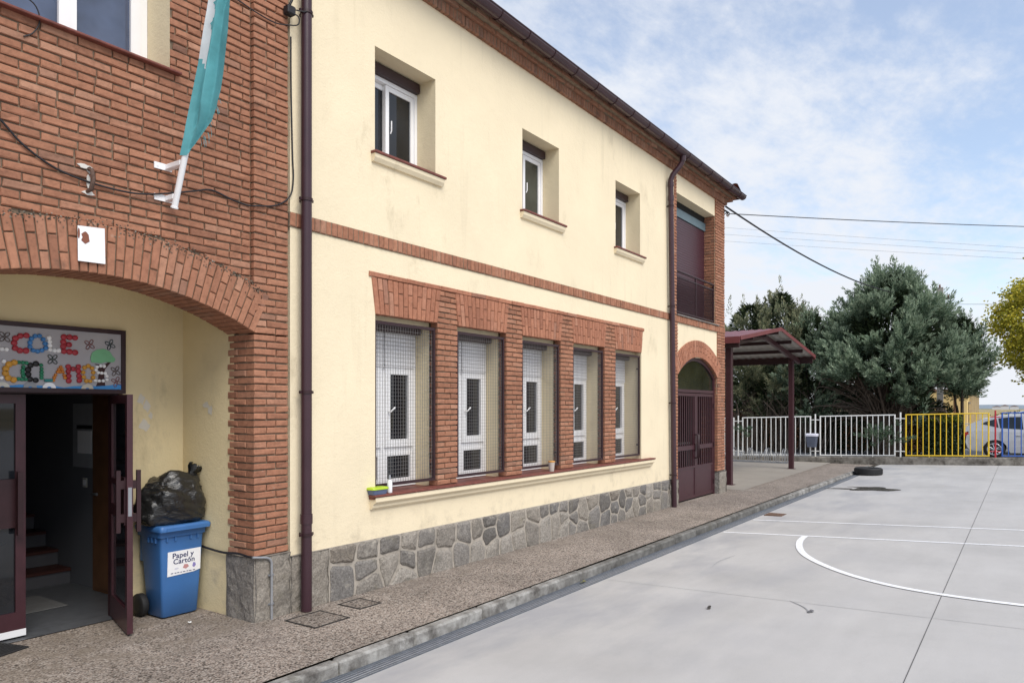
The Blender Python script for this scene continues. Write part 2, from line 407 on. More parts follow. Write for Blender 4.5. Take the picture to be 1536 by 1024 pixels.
# puddle by the kerb end and small drain lid
pm, pnt, pb = newmat('puddle_water', .22, 0, .5); pb.inputs['Base Color'].default_value = (.07, .062, .055, 1)
b = MB()
for (cx, cy, rx, ry, ph) in ((19.9, 3.0, .48, .50, 1), (19.75, 3.72, .13, .34, 2), (20.3, 3.35, .12, .28, 4)):
    P = []
    for k in range(36):
        a = 2*pi*k/36; rr = 1+.22*math.sin(3*a+ph)+.12*math.sin(5*a+2*ph); x_, y_ = cx+rx*rr*math.cos(a), cy+ry*rr*math.sin(a); P.append((x_, y_, yz(y_)+.004))
    b.add([(cx, cy, yz(cy)+.004)]+P, [(0, 1+k, 1+(k+1) % 36) for k in range(36)])
struct(b.build('puddle', pm))
b = MB(); b.box(14.05, 14.42, 3.68, 4.0, -.15, yz(3.8)+.01); b.box(14.08, 14.39, 3.71, 3.97, -.15, yz(3.8)+.015)
tag(b.build('drain_cover', plain('rusty_iron', (.15, .09, .06), .8, .2, var=.4, scale=25), None, (14.2, 3.8, -.1)), 'small rusty square drain cover in the concrete beside the drain channel', 'drain cover')
# inspection covers set in the pavement
def manhole(x0, x1, y0, y1, label):
    e = thing('manhole_cover', label, 'manhole', ((x0+x1)/2, (y0+y1)/2, 0), 'inspection covers in the pavement'); o = e.location[:]
    b = MB()
    for (a, c, d, f) in ((x0, x1, y0, y0+.018), (x0, x1, y1-.018, y1), (x0, x0+.018, y0+.018, y1-.018), (x1-.018, x1, y0+.018, y1-.018)): b.box(a, c, d, f, -.03, .006)
    b.build('frame', plain('cover_frame', (.035, .033, .032), .7, .4), e, o)
    b = MB(); b.box(x0+.018, x1-.018, y0+.018, y1-.018, -.03, .004); b.build('lid', pave_mat('lid_aggregate', 60, .82), e, o)
manhole(4.28, 4.69, 5.03, 5.44, 'larger square inspection cover in the pavement beside the near downpipe foot')
manhole(4.93, 5.22, 5.155, 5.465, 'smaller square inspection cover in the pavement close to the stone plinth')
# bits of litter on the concrete
def scrap(x, y, z, s_, col, label, rot, nm='dry_leaf'):
    b = MB(); P = []
    for k in range(9):
        a = 2*pi*k/9; r_ = s_*(1+.5*math.cos(a*2))*(R.uniform(.7, 1.1))
        P.append((x+r_*math.cos(a+rot), y+.5*r_*math.sin(a+rot), z+.006+R.uniform(0, .02)))
    b.add(P+[(x, y, z+.012)], [(k, (k+1) % 9, 9) for k in range(9)])
    tag(b.build(nm, plain(nm+'_col', col, .8), None, (x, y, z)), label, 'litter')
scrap(7.08, 2.54, yz(2.54), .045, (.03, .025, .02), 'dark curled leaf lying alone on the concrete left of the court arc', .4)
scrap(7.40, 1.67, yz(1.67), .055, (.12, .12, .13), 'grey dried leaf on the concrete right of the other leaf', 2.2)
scrap(7.45, 4.16, -.10, .06, (.16, .15, .05), 'greenish weed clump at the kerb drain edge', .2, 'weed_clump')
scrap(3.75, 6.05, .002, .025, (.7, .7, .7), 'small white paper scrap on the pavement in front of the blue bin', 1., 'paper_scrap')
# ================================================================= SCHOOL BUILDING
S = thing('school_building', 'two storey cream and red brick school building with arched entrance and barred windows', 'building', (8, WY, 0))
SO = (8, WY, 0)
def part(b, name, m, parent=None): return b.build(name, m, parent or S, SO)
UPW = [(5.585, 6.56), (8.37, 9.335), (11.165, 12.13)]; UZ0, UZ1 = 4.585, 5.712
GW = [(5.59, 6.59), (6.975, 7.985), (8.38, 9.38), (9.765, 10.772), (11.175, 12.18)]; GZ0, GZ1 = 1.0, 2.89
GATE = (13.86, 16.15); BALC = (13.80, 16.02)
# --- stucco wall with real openings and reveals
def wall_with_holes(b, x0, x1, z0, z1, holes, y=WY, mi=0):
    xs = sorted({x0, x1, *[h[i] for h in holes for i in (0, 1)]}); zs = sorted({z0, z1, *[h[i] for h in holes for i in (2, 3)]})
    for i in range(len(xs)-1):
        for j in range(len(zs)-1):
            cx, cz = (xs[i]+xs[i+1])/2, (zs[j]+zs[j+1])/2
            if any(h[0] < cx < h[1] and h[2] < cz < h[3] for h in holes): continue
            b.quad((xs[i], y, zs[j]), (xs[i+1], y, zs[j]), (xs[i+1], y, zs[j+1]), (xs[i], y, zs[j+1]), mi)
def reveal(b, x0, x1, z0, z1, ya, yb_, mi=1):
    b.quad((x0, ya, z0), (x0, yb_, z0), (x0, yb_, z1), (x0, ya, z1), mi); b.quad((x1, ya, z0), (x1, ya, z1), (x1, yb_, z1), (x1, yb_, z0), mi)
    b.quad((x0, ya, z1), (x0, yb_, z1), (x1, yb_, z1), (x1, ya, z1), mi); b.quad((x0, ya, z0), (x1, ya, z0), (x1, yb_, z0), (x0, yb_, z0), mi)
b = MB()
holes = [(a, c, UZ0, UZ1) for a, c in UPW] + [(GW[0][0], GW[-1][1], .96, 3.3)]
wall_with_holes(b, 4.49, 13.70, .50, 6.56, holes)
for a, c in UPW: reveal(b, a, c, UZ0, UZ1, WY, 6.0)
for a, c in GW:  # inner yellow reveals behind the brick pillars
    b.quad((a, WY if a < 5.7 else 5.745, .98), (a, 6.02, .98), (a, 6.02, GZ1+.02), (a, WY if a < 5.7 else 5.745, GZ1+.02), 1)
    b.quad((c, WY if c > 12 else 5.745, .98), (c, 6.02, .98), (c, 6.02, GZ1+.02), (c, WY if c > 12 else 5.745, GZ1+.02), 1)
    b.quad((a, WY+.13, GZ1-.045), (c, WY+.13, GZ1-.045), (c, 6.02, GZ1-.045), (a, 6.02, GZ1-.045), 1)
    b.quad((a, WY+.13, GZ1-.045), (c, WY+.13, GZ1-.045), (c, WY+.13, GZ1+.03), (a, WY+.13, GZ1+.03), 1)
# infill between the brick of the last bay
wall_with_holes(b, 13.70, EX-.05, 2.2, 6.56, [(BALC[0], BALC[1], 3.73, 6.15), (GATE[0], GATE[1], 2.2, 2.95)], WY+.012)
b.quad((BALC[0], WY+.012, 6.15), (BALC[0], 5.9, 6.15), (BALC[1]+.02, 5.9, 6.15), (BALC[1]+.02, WY+.012, 6.15), 1)
b.quad((4.44, 6.4, .0), (4.44, 6.4, 6.6), (4.5, WY, 6.6), (4.5, WY, 0))
part(b, 'stucco_wall', [M_stucco, M_reveal])
# body behind: side, back, so that nothing is hollow from the side
b = MB()
b.quad((EX-.03, WY+.02, 0), (EX-.03, 15, 0), (EX-.03, 15, 6.6), (EX-.03, WY+.02, 6.6))
b.quad((XL, FY, 0), (XL, FY, 6.6), (XL, 15, 6.6), (XL, 15, 0))
b.quad((XL, 15, 0), (XL, 15, 6.6), (EX-.03, 15, 6.6), (EX-.03, 15, 0))
part(b, 'outer_wall', M_stucco)
# --- roof
def rooftile_mat():
    m, nt, b = newmat('clay_roof_tiles', .85, 0, .2)
    c = ramp(nt, noise(nt, 4, 6, .7), [(.3, (.10, .045, .03)), (.5, (.20, .08, .05)), (.75, (.27, .13, .08))])
    setc(nt, b, c); bump(nt, b, nd(nt, 'ShaderNodeTexWave', dict(wave_type='BANDS', bands_direction='X'), Scale=1.5, Vector=pos(nt)).outputs['Fac'], 1., .06); return m
b = MB(); y0, y1, x0, x1, z0, zr = 5.27, 15.35, XL-.3, EX+.42, 6.815, 8.9
rid0, rid1 = (x0+5, 10.3, zr), (x1-5, 10.3, zr)
y0 += .045; A, B_, C_, D_ = (x0, y0, z0), (x1, y0, z0), (x1, y1, z0), (x0, y1, z0)
b.quad(A, B_, rid1, rid0); b.add([B_, C_, rid1], [(0, 1, 2)]); b.quad(C_, D_, rid0, rid1); b.add([D_, A, rid0], [(0, 1, 2)])
up = lambda p: (p[0], p[1], p[2]-.045)
for p, q in ((A, B_), (B_, C_), (C_, D_), (D_, A)): b.quad(p, q, up(q), up(p))
b.quad(up(A), up(B_), up(C_), up(D_))
rf = part(b, 'roof', rooftile_mat())
b = MB(); x = x0+.06
while x < x1-.02:      # curved tile ends along the eave
    n = 6; P = [(x+.085*math.cos(pi*k/n), y0, z0+.0+.03*math.sin(pi*k/n)) for k in range(n+1)]
    Q = [(p[0], y0+.35, p[2]+.145) for p in P]
    b.add(P+Q, [(k, k+1, n+2+k, n+1+k) for k in range(n)]+[tuple(range(n+1))]); x += .2
y = y0+.1
while y < y1:
    n = 6; P = [(x1+.015, y+.085*math.cos(pi*k/n), z0+.05*math.sin(pi*k/n)) for k in range(n+1)]
    Q = [(x1-.35, p[1], p[2]+.145) for p in P]
    b.add(P+Q, [(k, k+1, n+2+k, n+1+k) for k in range(n)]+[tuple(range(n+1))]); y += .2
part(b, 'tile', M_tile, rf)['kind'] = 'stuff'
# --- gutter: half round with straps
gy, gz, gr = 5.335, 6.775, .085
b = MB(); n = 10; vs = []
for x_ in (XL-.3, EX+.42):
    for k in range(n+1):
        a = pi+pi*k/n; vs.append((x_, gy+gr*math.cos(a), gz+gr*math.sin(a)))
    for k in range(n+1):
        a = 2*pi-pi*k/n; vs.append((x_, gy+(gr-.008)*math.cos(a), gz+(gr-.008)*math.sin(a)))
m_ = 2*(n+1); b.add(vs, [(k, (k+1) % m_, m_+(k+1) % m_, m_+k) for k in range(m_)], 0, False)
b.add(vs[m_:m_+n+1], [tuple(range(n+1))])
b.tube([(XL-.3, gy-gr, gz+.004), (EX+.42, gy-gr, gz+.004)], .011, 6)
gut = part(b, 'gutter', M_maroon_pipe)
b = MB(); n = 8; vs = []          # return along the far end
for y_ in (5.27, 15.3):
    for k in range(n+1):
        a = pi+pi*k/n; vs.append((EX+.40+gr*math.cos(a)*.9, y_, gz+.01+gr*.8*math.sin(a)))
b.add(vs, [(k, k+1, n+2+k, n+1+k) for k in range(n)]+[tuple(range(n+1))]); part(b, 'gutter', M_maroon_pipe)
x = XL+.1
while x < EX+.4:
    b = MB(); b.tube([(x, gy+(gr+.004)*math.cos(pi+pi*k/8), gz+(gr+.004)*math.sin(pi+pi*k/8)) for k in range(9)], .007, 5)
    part(b, 'gutter_strap', M_maroon_d, gut); x += .62
# --- brick cornice under the eave
b = MB(); bm_ = MB(); x = XL
while x < EX-.02:
    b.brick((x+.033, WY-.055, 6.585), (1, 0, 0), (0, -1, 0), .062, .12, .10); x += .073
for r_, (yy, zz, h) in enumerate(((WY-.10, 6.676, .05), (WY-.165, 6.733, .05), (WY-.235, 6.79, .05))):
    x = XL+.07*r_
    while x < EX+.1+.05*r_:
        w = R.uniform(.225, .25); b.brick((x+w/2, yy, zz), (1, 0, 0), (0, -1, 0), w, h, .25); x += w+.014
bm_.box(XL, EX-.01, WY-.048, WY+.1, 6.53, 6.65); bm_.box(XL, EX+.05, WY-.09, WY+.1, 6.652, 6.70); bm_.box(XL, EX+.1, WY-.155, WY+.1, 6.702, 6.76); bm_.box(XL, EX+.15, WY-.225, WY+.1, 6.762, 6.81)
for r_, (xx, zz) in enumerate(((EX+.03, 6.585), (EX+.09, 6.676), (EX+.15, 6.733), (EX+.2, 6.79))):
    y = WY-.04
    while y < 15:
        b.brick((xx, y+.12, zz), (0, 1, 0), (1, 0, 0), .235, .12 if r_ == 0 else .05, .2); y += .25
co = part(b, 'brick_cornice', brick_mat('cornice_brick', (.80, .84, .86))); part(bm_, 'mortar', M_mortar, co)
# --- running-bond field
def field(b, x0, x1, z0, z1, y, blocked, course=.064, L=.25, dep=.06, off=0., nrm=(0, -1, 0)):
    k = 0; z = z0
    while z+course <= z1+1e-6:
        zc = z+course/2; iv = [(x0, x1)]
        for f in blocked:
            r = f(zc)
            if r:
                n_ = []
                for a, c in iv:
                    if r[1] <= a or r[0] >= c: n_.append((a, c)); continue
                    if r[0] > a: n_.append((a, r[0]))
                    if r[1] < c: n_.append((r[1], c))
                iv = n_
        o_ = off+(k % 2)*L/2+(R.uniform(-.02, .02))
        for a, c in iv:
            x = math.floor((a-o_)/L)*L+o_
            while x < c:
                p, q = max(x, a), min(x+L, c)
                if q-p > .035:
                    hd = (R.random() < .25 and q-p > .2)
                    segs = [(p, (p+q)/2), ((p+q)/2, q)] if hd else [(p, q)]
                    for (s0, s1) in segs: b.brick(((s0+s1)/2, y, zc), (1, 0, 0), nrm, s1-s0-.012, course-.013, dep)
                x += L
        z += course; k += 1
XC, ARC_R, ARC_Z = 2.75, 3.007, -.119
def arch_block(z):
    d2 = 3.395**2-(z-ARC_Z)**2
    if z < 2.57: return (XC-1.36, XC+1.36)
    return (XC-min(math.sqrt(d2), 1.536), XC+min(math.sqrt(d2), 1.536)) if d2 > 0 else None
UL = (.95, 3.335, 4.61, 6.1)
b = MB(); mo = MB()
field(b, .98, 4.095, 2.56, 6.53, FY, [arch_block, lambda z: (UL[0], UL[1]) if UL[2] < z < UL[3] else None])
field(b, XL, .98, .58, 6.53, FY, [])
xs = 24
def arcx(x, r): return ARC_Z+math.sqrt(max(r*r-(x-XC)**2, 0))
# mortar bed behind the field, with window and arch left open
wall_with_holes(mo, XL, 4.12, 3.27, 6.56, [UL], FY+.018)
for i in range(xs):
    xa, xb = XC-1.5+3.0*i/xs, XC-1.5+3.0*(i+1)/xs
    mo.quad((xa, FY+.018, min(3.27, arcx(xa, 3.38))), (xb, FY+.018, min(3.27, arcx(xb, 3.38))), (xb, FY+.018, 3.27), (xa, FY+.018, 3.27))
mo.quad((XC+1.5, FY+.012, 2.5), (4.12, FY+.012, 2.5), (4.12, FY+.012, 3.27), (XC+1.5, FY+.012, 3.27))
mo.quad((XL, FY+.012, 0), (XC-1.5, FY+.012, 0), (XC-1.5, FY+.012, 3.27), (XL, FY+.012, 3.27))
bf = part(b, 'brick_wall', MB_brick); part(mo, 'mortar', M_mortar, bf)
# --- pillars with true corner bricks
def pillar(name, x0, x1, z0, z1, depth, left=True, right=True, y=WY, course=.064):
    b = MB(); mo = MB(); z = z0; k = 0; W = x1-x0; course = (z1-z0)/round((z1-z0)/course)
    while z+course <= z1+1e-6:
        zc = z+course/2; h = course-.013
        dl, dr = ((.115, .24) if k % 2 else (.24, .115))
        ws = [.24, W-.24-.0] if k % 2 == 0 else [W-.24, .24]
        if W < .3: ws = [W]
        if W > .45: ws = [.24, W-.36, .12] if k % 2 == 0 else [.12, W-.36, .24]
        x = x0
        for i, w in enumerate(ws):
            d = dl if i == 0 else (dr if i == len(ws)-1 else .1)
            b.brick((x+w/2, y, zc), (1, 0, 0), (0, -1, 0), w-.012, h, d-.006)
            x += w
        for side, on, d in ((x0, left, dl), (x1, right, dr)):
            if not on: continue
            nx = -1 if side == x0 else 1; yy = y+d
            while yy < y+depth-.02:
                L = min(.25 if k % 2 else (.12 if yy == y+d and depth-d > .2 else .25), y+depth-yy)
                if L > .03: b.brick((side, yy+L/2, zc), (0, 1, 0), (nx, 0, 0), L-.012, h, .09)
                yy += L
        z += course; k += 1
    mo.box(x0+.016, x1-.016, y+.018, y+depth, z0-.01, z1+.005)
    p = part(b, name, MB_brick); part(mo, 'mortar', M_mortar, p); return p
pillar('brick_pillar', 4.095, 4.475, .575, 2.565, .39, True, False)      # entrance pillar
pillar('brick_pillar', 4.095, 4.475, 2.565, 6.53, .10, True, False)      # pilaster above it
pillar('brick_pillar', .99, 1.40, .575, 2.565, .39, False, True)
for i in range(4): pillar('brick_pillar', GW[i][1]+.004, GW[i+1][0]-.004, 1.0, 3.275, .125, True, True, WY-.004)
pillar('brick_pillar', 13.68, GATE[0], .50, 3.595, .12, False, True, WY-.012)
pillar('brick_pillar', GATE[1], EX, .50, 3.595, .40, True, True, WY-.012)
pillar('brick_pillar', 13.66, BALC[0], 3.735, 6.525, .26, False, True, WY-.012)
pillar('brick_pillar', BALC[1], EX-.02, 3.735, 6.525, .28, True, True, WY-.012)
# --- entrance arch voussoirs, soffit bricks included
def arch(name, xc, zc, r0, r1, half, y, depth, nb, m=MB_brick, twoY=True):
    b = MB(); mo = MB(); a1 = math.asin(half/r0)
    for i in range(nb):
        am = -a1+(2*a1)*(i+.5)/nb; da = a1/nb
        u = (math.cos(am), 0, -math.sin(am)); rad = Vector((math.sin(am), 0, math.cos(am)))
        segs = [(r0, r0+(r1-r0)*.66), (r0+(r1-r0)*.66, r1)] if i % 2 else [(r0, r0+(r1-r0)*.34), (r0+(r1-r0)*.34, r1)]
        ys_ = [(y, y+depth*(.64 if i % 2 else .36))]
        if twoY: ys_.append((ys_[0][1]+.01, y+depth))
        for (s0, s1) in segs:
            for ya, yb2 in ys_:
                rm = (s0+s1)/2; w0, w1 = 2*da*s0-.011, 2*da*s1-.011
                c = Vector((xc, ya, zc))
                g = lambda: R.uniform(-.002, .002)
                ch = .005; vs = []
                for dy, sh in ((yb2-ya, 0), (ch, 0), (g(), ch)):
                    for (sg_, rr, ww) in ((-1, s0+.005, w0), (1, s0+.005, w0), (1, s1-.005, w1), (-1, s1-.005, w1)):
                        rr2 = rr+(sh if rr < rm else -sh)+g()
                        vs.append(c+Vector((0, dy, 0))+rad*rr2+Vector(u)*(sg_*(ww/2-sh)+g()))
                fs = [(8, 9, 10, 11)]
                for q in range(4):
                    k = (q+1) % 4; fs += [(q, k, 4+k, 4+q), (4+q, 4+k, 8+k, 8+q)]
                b.add(vs, fs)
    N = 28; pr = []
    for k in range(N+1):
        a = -a1+2*a1*k/N; pr.append((xc+(r0+.012)*math.sin(a), y+.017, zc+(r0+.012)*math.cos(a)))
    for k in range(N+1):
        a = a1-2*a1*k/N; pr.append((xc+(r1-.006)*math.sin(a), y+.017, zc+(r1-.006)*math.cos(a)))
    n = len(pr)//2
    for k in range(N):
        P4 = [pr[k], pr[k+1], pr[2*N+1-k-1+0], pr[2*N+1-k]]
        mo.add(P4+[(p[0], p[1]+depth-.012, p[2]) for p in P4], [(0, 1, 2, 3), (4, 5, 6, 7), (0, 1, 5, 4), (2, 3, 7, 6)])
    p = part(b, name, m); part(mo, 'mortar', M_mortar, p); return p
arch('entrance_arch', XC, ARC_Z, ARC_R, 3.387, 1.348, WY-.004, .39, 44)
b = MB()
for k in range(520):
    a = R.uniform(-.30, .44); rr = 3.386+R.gauss(0, .014)-(.07*R.random()**2 if R.random() < .4 else 0); sz = R.uniform(.003, .0085)
    c = Vector((XC+rr*math.sin(a), WY-.006, ARC_Z+rr*math.cos(a)))
    P = [c+Vector((sz*R.uniform(.6, 1.5)*math.cos(2*pi*q/6), R.uniform(-.002, .002), sz*R.uniform(.5, 1.1)*math.sin(2*pi*q/6))) for q in range(6)]
    b.add(P+[c+Vector((0, -.004, 0))], [(q, (q+1) % 6, 6) for q in range(6)])
part(b, 'lichen_crust', leaf_mat0('lichen', [(0, (.05, .044, .036)), (.6, (.10, .085, .065)), (.9, (.22, .19, .15)), (1, (.34, .31, .27))]))['kind'] = 'stuff'
# gate arch: elliptical rise .32 over half 1.145
gh = (GATE[1]-GATE[0])/2; gx = (GATE[0]+GATE[1])/2; rise = .40; gR = (gh*gh+rise*rise)/(2*rise); GZ = 2.56-(gR-rise)
arch('gate_arch', gx, GZ, gR, gR+.36, gh, WY-.016, .12, 34, MB_lintel, False)
# soldier-course band between the storeys
def soldier(b, x0, x1, z0, z1, y, step=.072, dep=.09):
    x = x0
    while x < x1-.03:
        w = min(step, x1-x); b.brick((x+w/2, y, (z0+z1)/2), (1, 0, 0), (0, -1, 0), w-.011, z1-z0, dep, j=.003); x += w
b = MB(); soldier(b, 4.478, EX, 3.597, 3.722, WY-.02)
yb_ = WY
while yb_ < 15: b.brick((EX+.02, yb_+.04, 3.66), (0, 1, 0), (1, 0, 0), .062, .125, .06); yb_ += .073
mo = MB(); mo.box(4.478, EX, WY-.010, WY+.09, 3.592, 3.726)
p = part(b, 'brick_band', MB_brick); part(mo, 'mortar', M_mortar, p)
# --- flat arches over the classroom windows, capped by one flat course
b = MB(); mo = MB(); y = WY-.010
for i, (a, c) in enumerate(GW):
    fl = .06
    x0t, x1t, x0b, x1b = a-fl, c+fl, a-.002, c+.002
    n = 14
    for k in range(n):
        t0, t1 = k/n, (k+1)/n; zs_ = [(2.892, 3.145), (3.151, 3.275)] if k % 2 else [(2.892, 3.012), (3.018, 3.275)]
        if i == 0 and k == 0: zs_ = [(2.892, 3.275)]
        for z0, z1 in zs_:
            def X(t, z): f = (z-2.892)/.383; return (x0b+(x0t-x0b)*f)*(1-t)+(x1b+(x1t-x1b)*f)*t
            g = lambda: R.uniform(-.002, .002); vs = []; ch = .005
            for dy, sh in ((.09, 0), (ch, 0), (g(), ch)):
                for tt, zz, sx, sz in ((t0, z0, 1, 1), (t1, z0, -1, 1), (t1, z1, -1, -1), (t0, z1, 1, -1)):
                    vs.append((X(tt, zz)+sx*(.005+sh)+g(), y+dy, zz+sz*sh+g()))
            fs = [(8, 9, 10, 11)]
            for q in range(4):
                k2 = (q+1) % 4; fs += [(q, k2, 4+k2, 4+q), (4+q, 4+k2, 8+k2, 8+q)]
            b.add(vs, fs)
x = GW[0][0]-.095
while x < GW[-1][1]+.09:
    w = min(.29, GW[-1][1]+.095-x); b.brick((x+w/2, y-.006, 3.305), (1, 0, 0), (0, -1, 0), w-.005, .05, .1); x += w
mo.box(GW[0][0]-.055, GW[-1][1]+.055, WY+.016, WY+.12, 2.905, 3.315)
for a, c in GW: mo.prism([(a+.004, WY+.004, 2.90), (c-.004, WY+.004, 2.90), (c+.053, WY+.004, 3.28), (a-.053, WY+.004, 3.28)], (0, .02, 0))
p = part(b, 'lintel_brickwork', MB_lintel); part(mo, 'mortar', M_mortar, p)
# --- sill under the five windows: tiled top on a moulded plaster corbel
b = MB(); x = 5.49
while x < 12.57:
    w = min(.325, 12.58-x); b.cbox(x+.001, x+w-.001, WY-.105, WY+.15, .972, .998, .006); x += w
b.box(5.50, 12.57, WY-.08, 6.0, .95, .992)
sl = part(b, 'window_sill', M_sill)
b = MB(); prof = [(WY+.02, .968), (WY-.092, .968), (WY-.092, .925), (WY-.082, .912), (WY-.062, .902), (WY-.05, .885), (WY-.045, .862), (WY-.03, .845), (WY+.02, .845)]
b.prism([(5.51, y_, z_) for y_, z_ in prof], (7.05, 0, 0)); part(b, 'sill_moulding', M_stucco, sl)
# --- plinth of rubble granite
def voronoi(x0, x1, z0, z1, seeds):
    out = []
    for i, (sx, sz) in enumerate(seeds):
        poly = [(x0, z0), (x1, z0), (x1, z1), (x0, z1)]
        for j, (tx, tz) in enumerate(seeds):
            if i == j or abs(tx-sx) > 1.2: continue
            mx, mz, nx, nz = (sx+tx)/2, (sz+tz)/2, tx-sx, tz-sz
            new = []
            for k in range(len(poly)):
                p, q = poly[k], poly[(k+1) % len(poly)]
                dp, dq = (p[0]-mx)*nx+(p[1]-mz)*nz, (q[0]-mx)*nx+(q[1]-mz)*nz
                if dp <= 0: new.append(p)
                if (dp < 0) != (dq < 0) and abs(dp-dq) > 1e-12:
                    t = dp/(dp-dq); new.append((p[0]+(q[0]-p[0])*t, p[1]+(q[1]-p[1])*t))
            poly = new
            if len(poly) < 3: break
        if len(poly) >= 3: out.append(poly)
    return out
def inset(poly, d):
    cx = sum(p[0] for p in poly)/len(poly); cz = sum(p[1] for p in poly)/len(poly); r = []
    for x, z in poly:
        l = math.hypot(x-cx, z-cz); f = max(.3, 1-d*1.25/max(l, .01)); r.append((cx+(x-cx)*f, cz+(z-cz)*f))
    return r
def chaikin(p):
    r = []
    for i in range(len(p)):
        a, c = p[i], p[(i+1) % len(p)]
        r += [(a[0]*.88+c[0]*.12, a[1]*.88+c[1]*.12), (a[0]*.5+c[0]*.5+RS.uniform(-.008, .008), a[1]*.5+c[1]*.5+RS.uniform(-.008, .008)), (a[0]*.12+c[0]*.88, a[1]*.12+c[1]*.88)]
    return r
RS = random.Random(21)
seeds = []; x = 5.0
while x < 13.65:
    nrow = RS.choice((2, 2, 2, 3)); w = RS.uniform(.20, .42)
    for k in range(nrow):
        seeds.append((x+w/2+RS.uniform(-.06, .06), .54*(k+.5)/nrow+RS.uniform(-.06, .06)+.05*(1 if int(x*7) % 2 else -1)*(nrow == 2)))
    x += w
b = MB(); mo = MB()
for poly in voronoi(4.95, 13.70, -.05, .535, seeds):
    p0 = chaikin(inset(poly, .012)); p1 = chaikin(inset(poly, .014)); n = len(p0)
    vs = [(x, WY+.03, z) for x, z in p0]+[(x, WY-.012, z) for x, z in inset(p0, .006)]+[(x, WY-.026+RS.uniform(-.004, .004), z) for x, z in inset(p0, .03)]
    cx = sum(v[0] for v in vs[:n])/n; cz = sum(v[2] for v in vs[:n])/n
    vs.append((cx+RS.uniform(-.03, .03), WY-.034+RS.uniform(-.006, .008), cz))
    fs = []
    for k in range(n):
        q = (k+1) % n; fs += [(k, q, n+q, n+k), (n+k, n+q, 2*n+q, 2*n+k), (2*n+k, 2*n+q, 3*n)]
    b.add(vs, fs)
mo.box(4.5, 13.70, WY-.006, WY+.05, -.1, .530)
def block(x0, x1, y0, y1, z1):       # one big rough block
    nz_ = 9; g = {}; vs = []; N_ = max(3, int((x1-x0)/.05)); M_ = max(3, int((y1-y0)/.05))
    def sheet_(f, na, nb_):
        o_ = [[f(i/na, j/nb_) for i in range(na+1)] for j in range(nb_+1)]
        vv = [p for r in o_ for p in r]; tb.add(vv, [(j*(na+1)+i, j*(na+1)+i+1, (j+1)*(na+1)+i+1, (j+1)*(na+1)+i) for j in range(nb_) for i in range(na)], 0, False)
    from mathutils import noise as mn
    def rg(x, y, z, nx, ny):
        e_ = min(1, abs(z-z1)/.03, (x-x0)/.03 if ny else 1, (x1-x)/.03 if ny else 1, (y-y0)/.03 if nx else 1, (y1-y)/.03 if nx else 1)
        d = (.016*mn.noise(Vector((x*9, y*9, z*9)))+.010*mn.noise(Vector((x*22, y*22, z*22))))-.012*(1-e_)
        return (x+nx*d, y+ny*d, z)
    tb = MB()
    sheet_(lambda u, v: rg(x0+(x1-x0)*u, y0, -.05+(z1+.05)*v, 0, -1), N_, nz_)
    sheet_(lambda u, v: rg(x0, y0+(y1-y0)*u, -.05+(z1+.05)*v, -1, 0), M_, nz_); sheet_(lambda u, v: rg(x1, y0+(y1-y0)*u, -.05+(z1+.05)*v, 1, 0), M_, nz_)
    tb.quad((x0, y0, z1), (x1, y0, z1), (x1, y1, z1), (x0, y1, z1)); part(tb, 'plinth_stone', M_stone)
block(4.482, 4.95, WY-.022, WY+.2, .525); block(4.085, 4.478, WY-.03, WY+.41, .572)
block(.98, 1.41, WY-.03, WY+.41, .572); block(XL, .97, WY-.02, WY+.3, .572)
block(13.40, GATE[0]-.02, WY-.04, WY+.13, .50); block(GATE[1]+.02, EX+.02, WY-.045, WY+.42, .485)
yy = WY+.43
while yy < 15: block(EX-.1, EX+.02, yy, yy+.75, .49); yy += .76
p = part(b, 'stone_plinth', M_stone); part(mo, 'mortar', M_joint, p)
# --- downpipes
def downpipe(x, y, z0, z1, clips, lean=0.):
    b = MB(); X = lambda z: x+lean*(3-z)
    b.tube([(X(z0), y, z0), (X(z1), y, z1)], .051, 16)
    for zj in (clips[0]+.10,): b.tube([(X(zj), y, zj), (X(zj), y, zj+.09)], .058, 16)
    d = part(b, 'downpipe', M_maroon_pipe)
    for z in clips:
        c = MB(); c.tube([(X(z), y, z-.014), (X(z), y, z+.014)], .060, 14); c.box(X(z)-.012, X(z)+.012, y+.05, WY+.01, z-.01, z+.01)
        c.box(X(z)-.078, X(z)-.05, y-.01, y+.01, z-.012, z+.012); c.box(X(z)+.05, X(z)+.078, y-.01, y+.01, z-.012, z+.012)
        part(c, 'pipe_clip', M_maroon_d, d)
    return d
downpipe(4.606, 5.53, .004, 6.70, [.72, 3.85, 2.05, 5.6])
d = downpipe(13.40, 5.535, .004, 6.18, [5.75, 3.85, 2.0, .62], .028)
b = MB(); b.tube([(13.31, 5.535, 6.14), (13.31, 5.535, 6.24), (13.33, 5.50, 6.34), (13.40, 5.41, 6.48), (13.43, 5.36, 6.57), (13.43, 5.335, 6.70)], .051, 16)
b.tube([(13.31, 5.535, 6.12), (13.31, 5.535, 6.20)], .058, 16); b.tube([(13.43, 5.345, 6.60), (13.43, 5.335, 6.70)], .058, 16); part(b, 'pipe_bend', M_maroon_pipe, d)
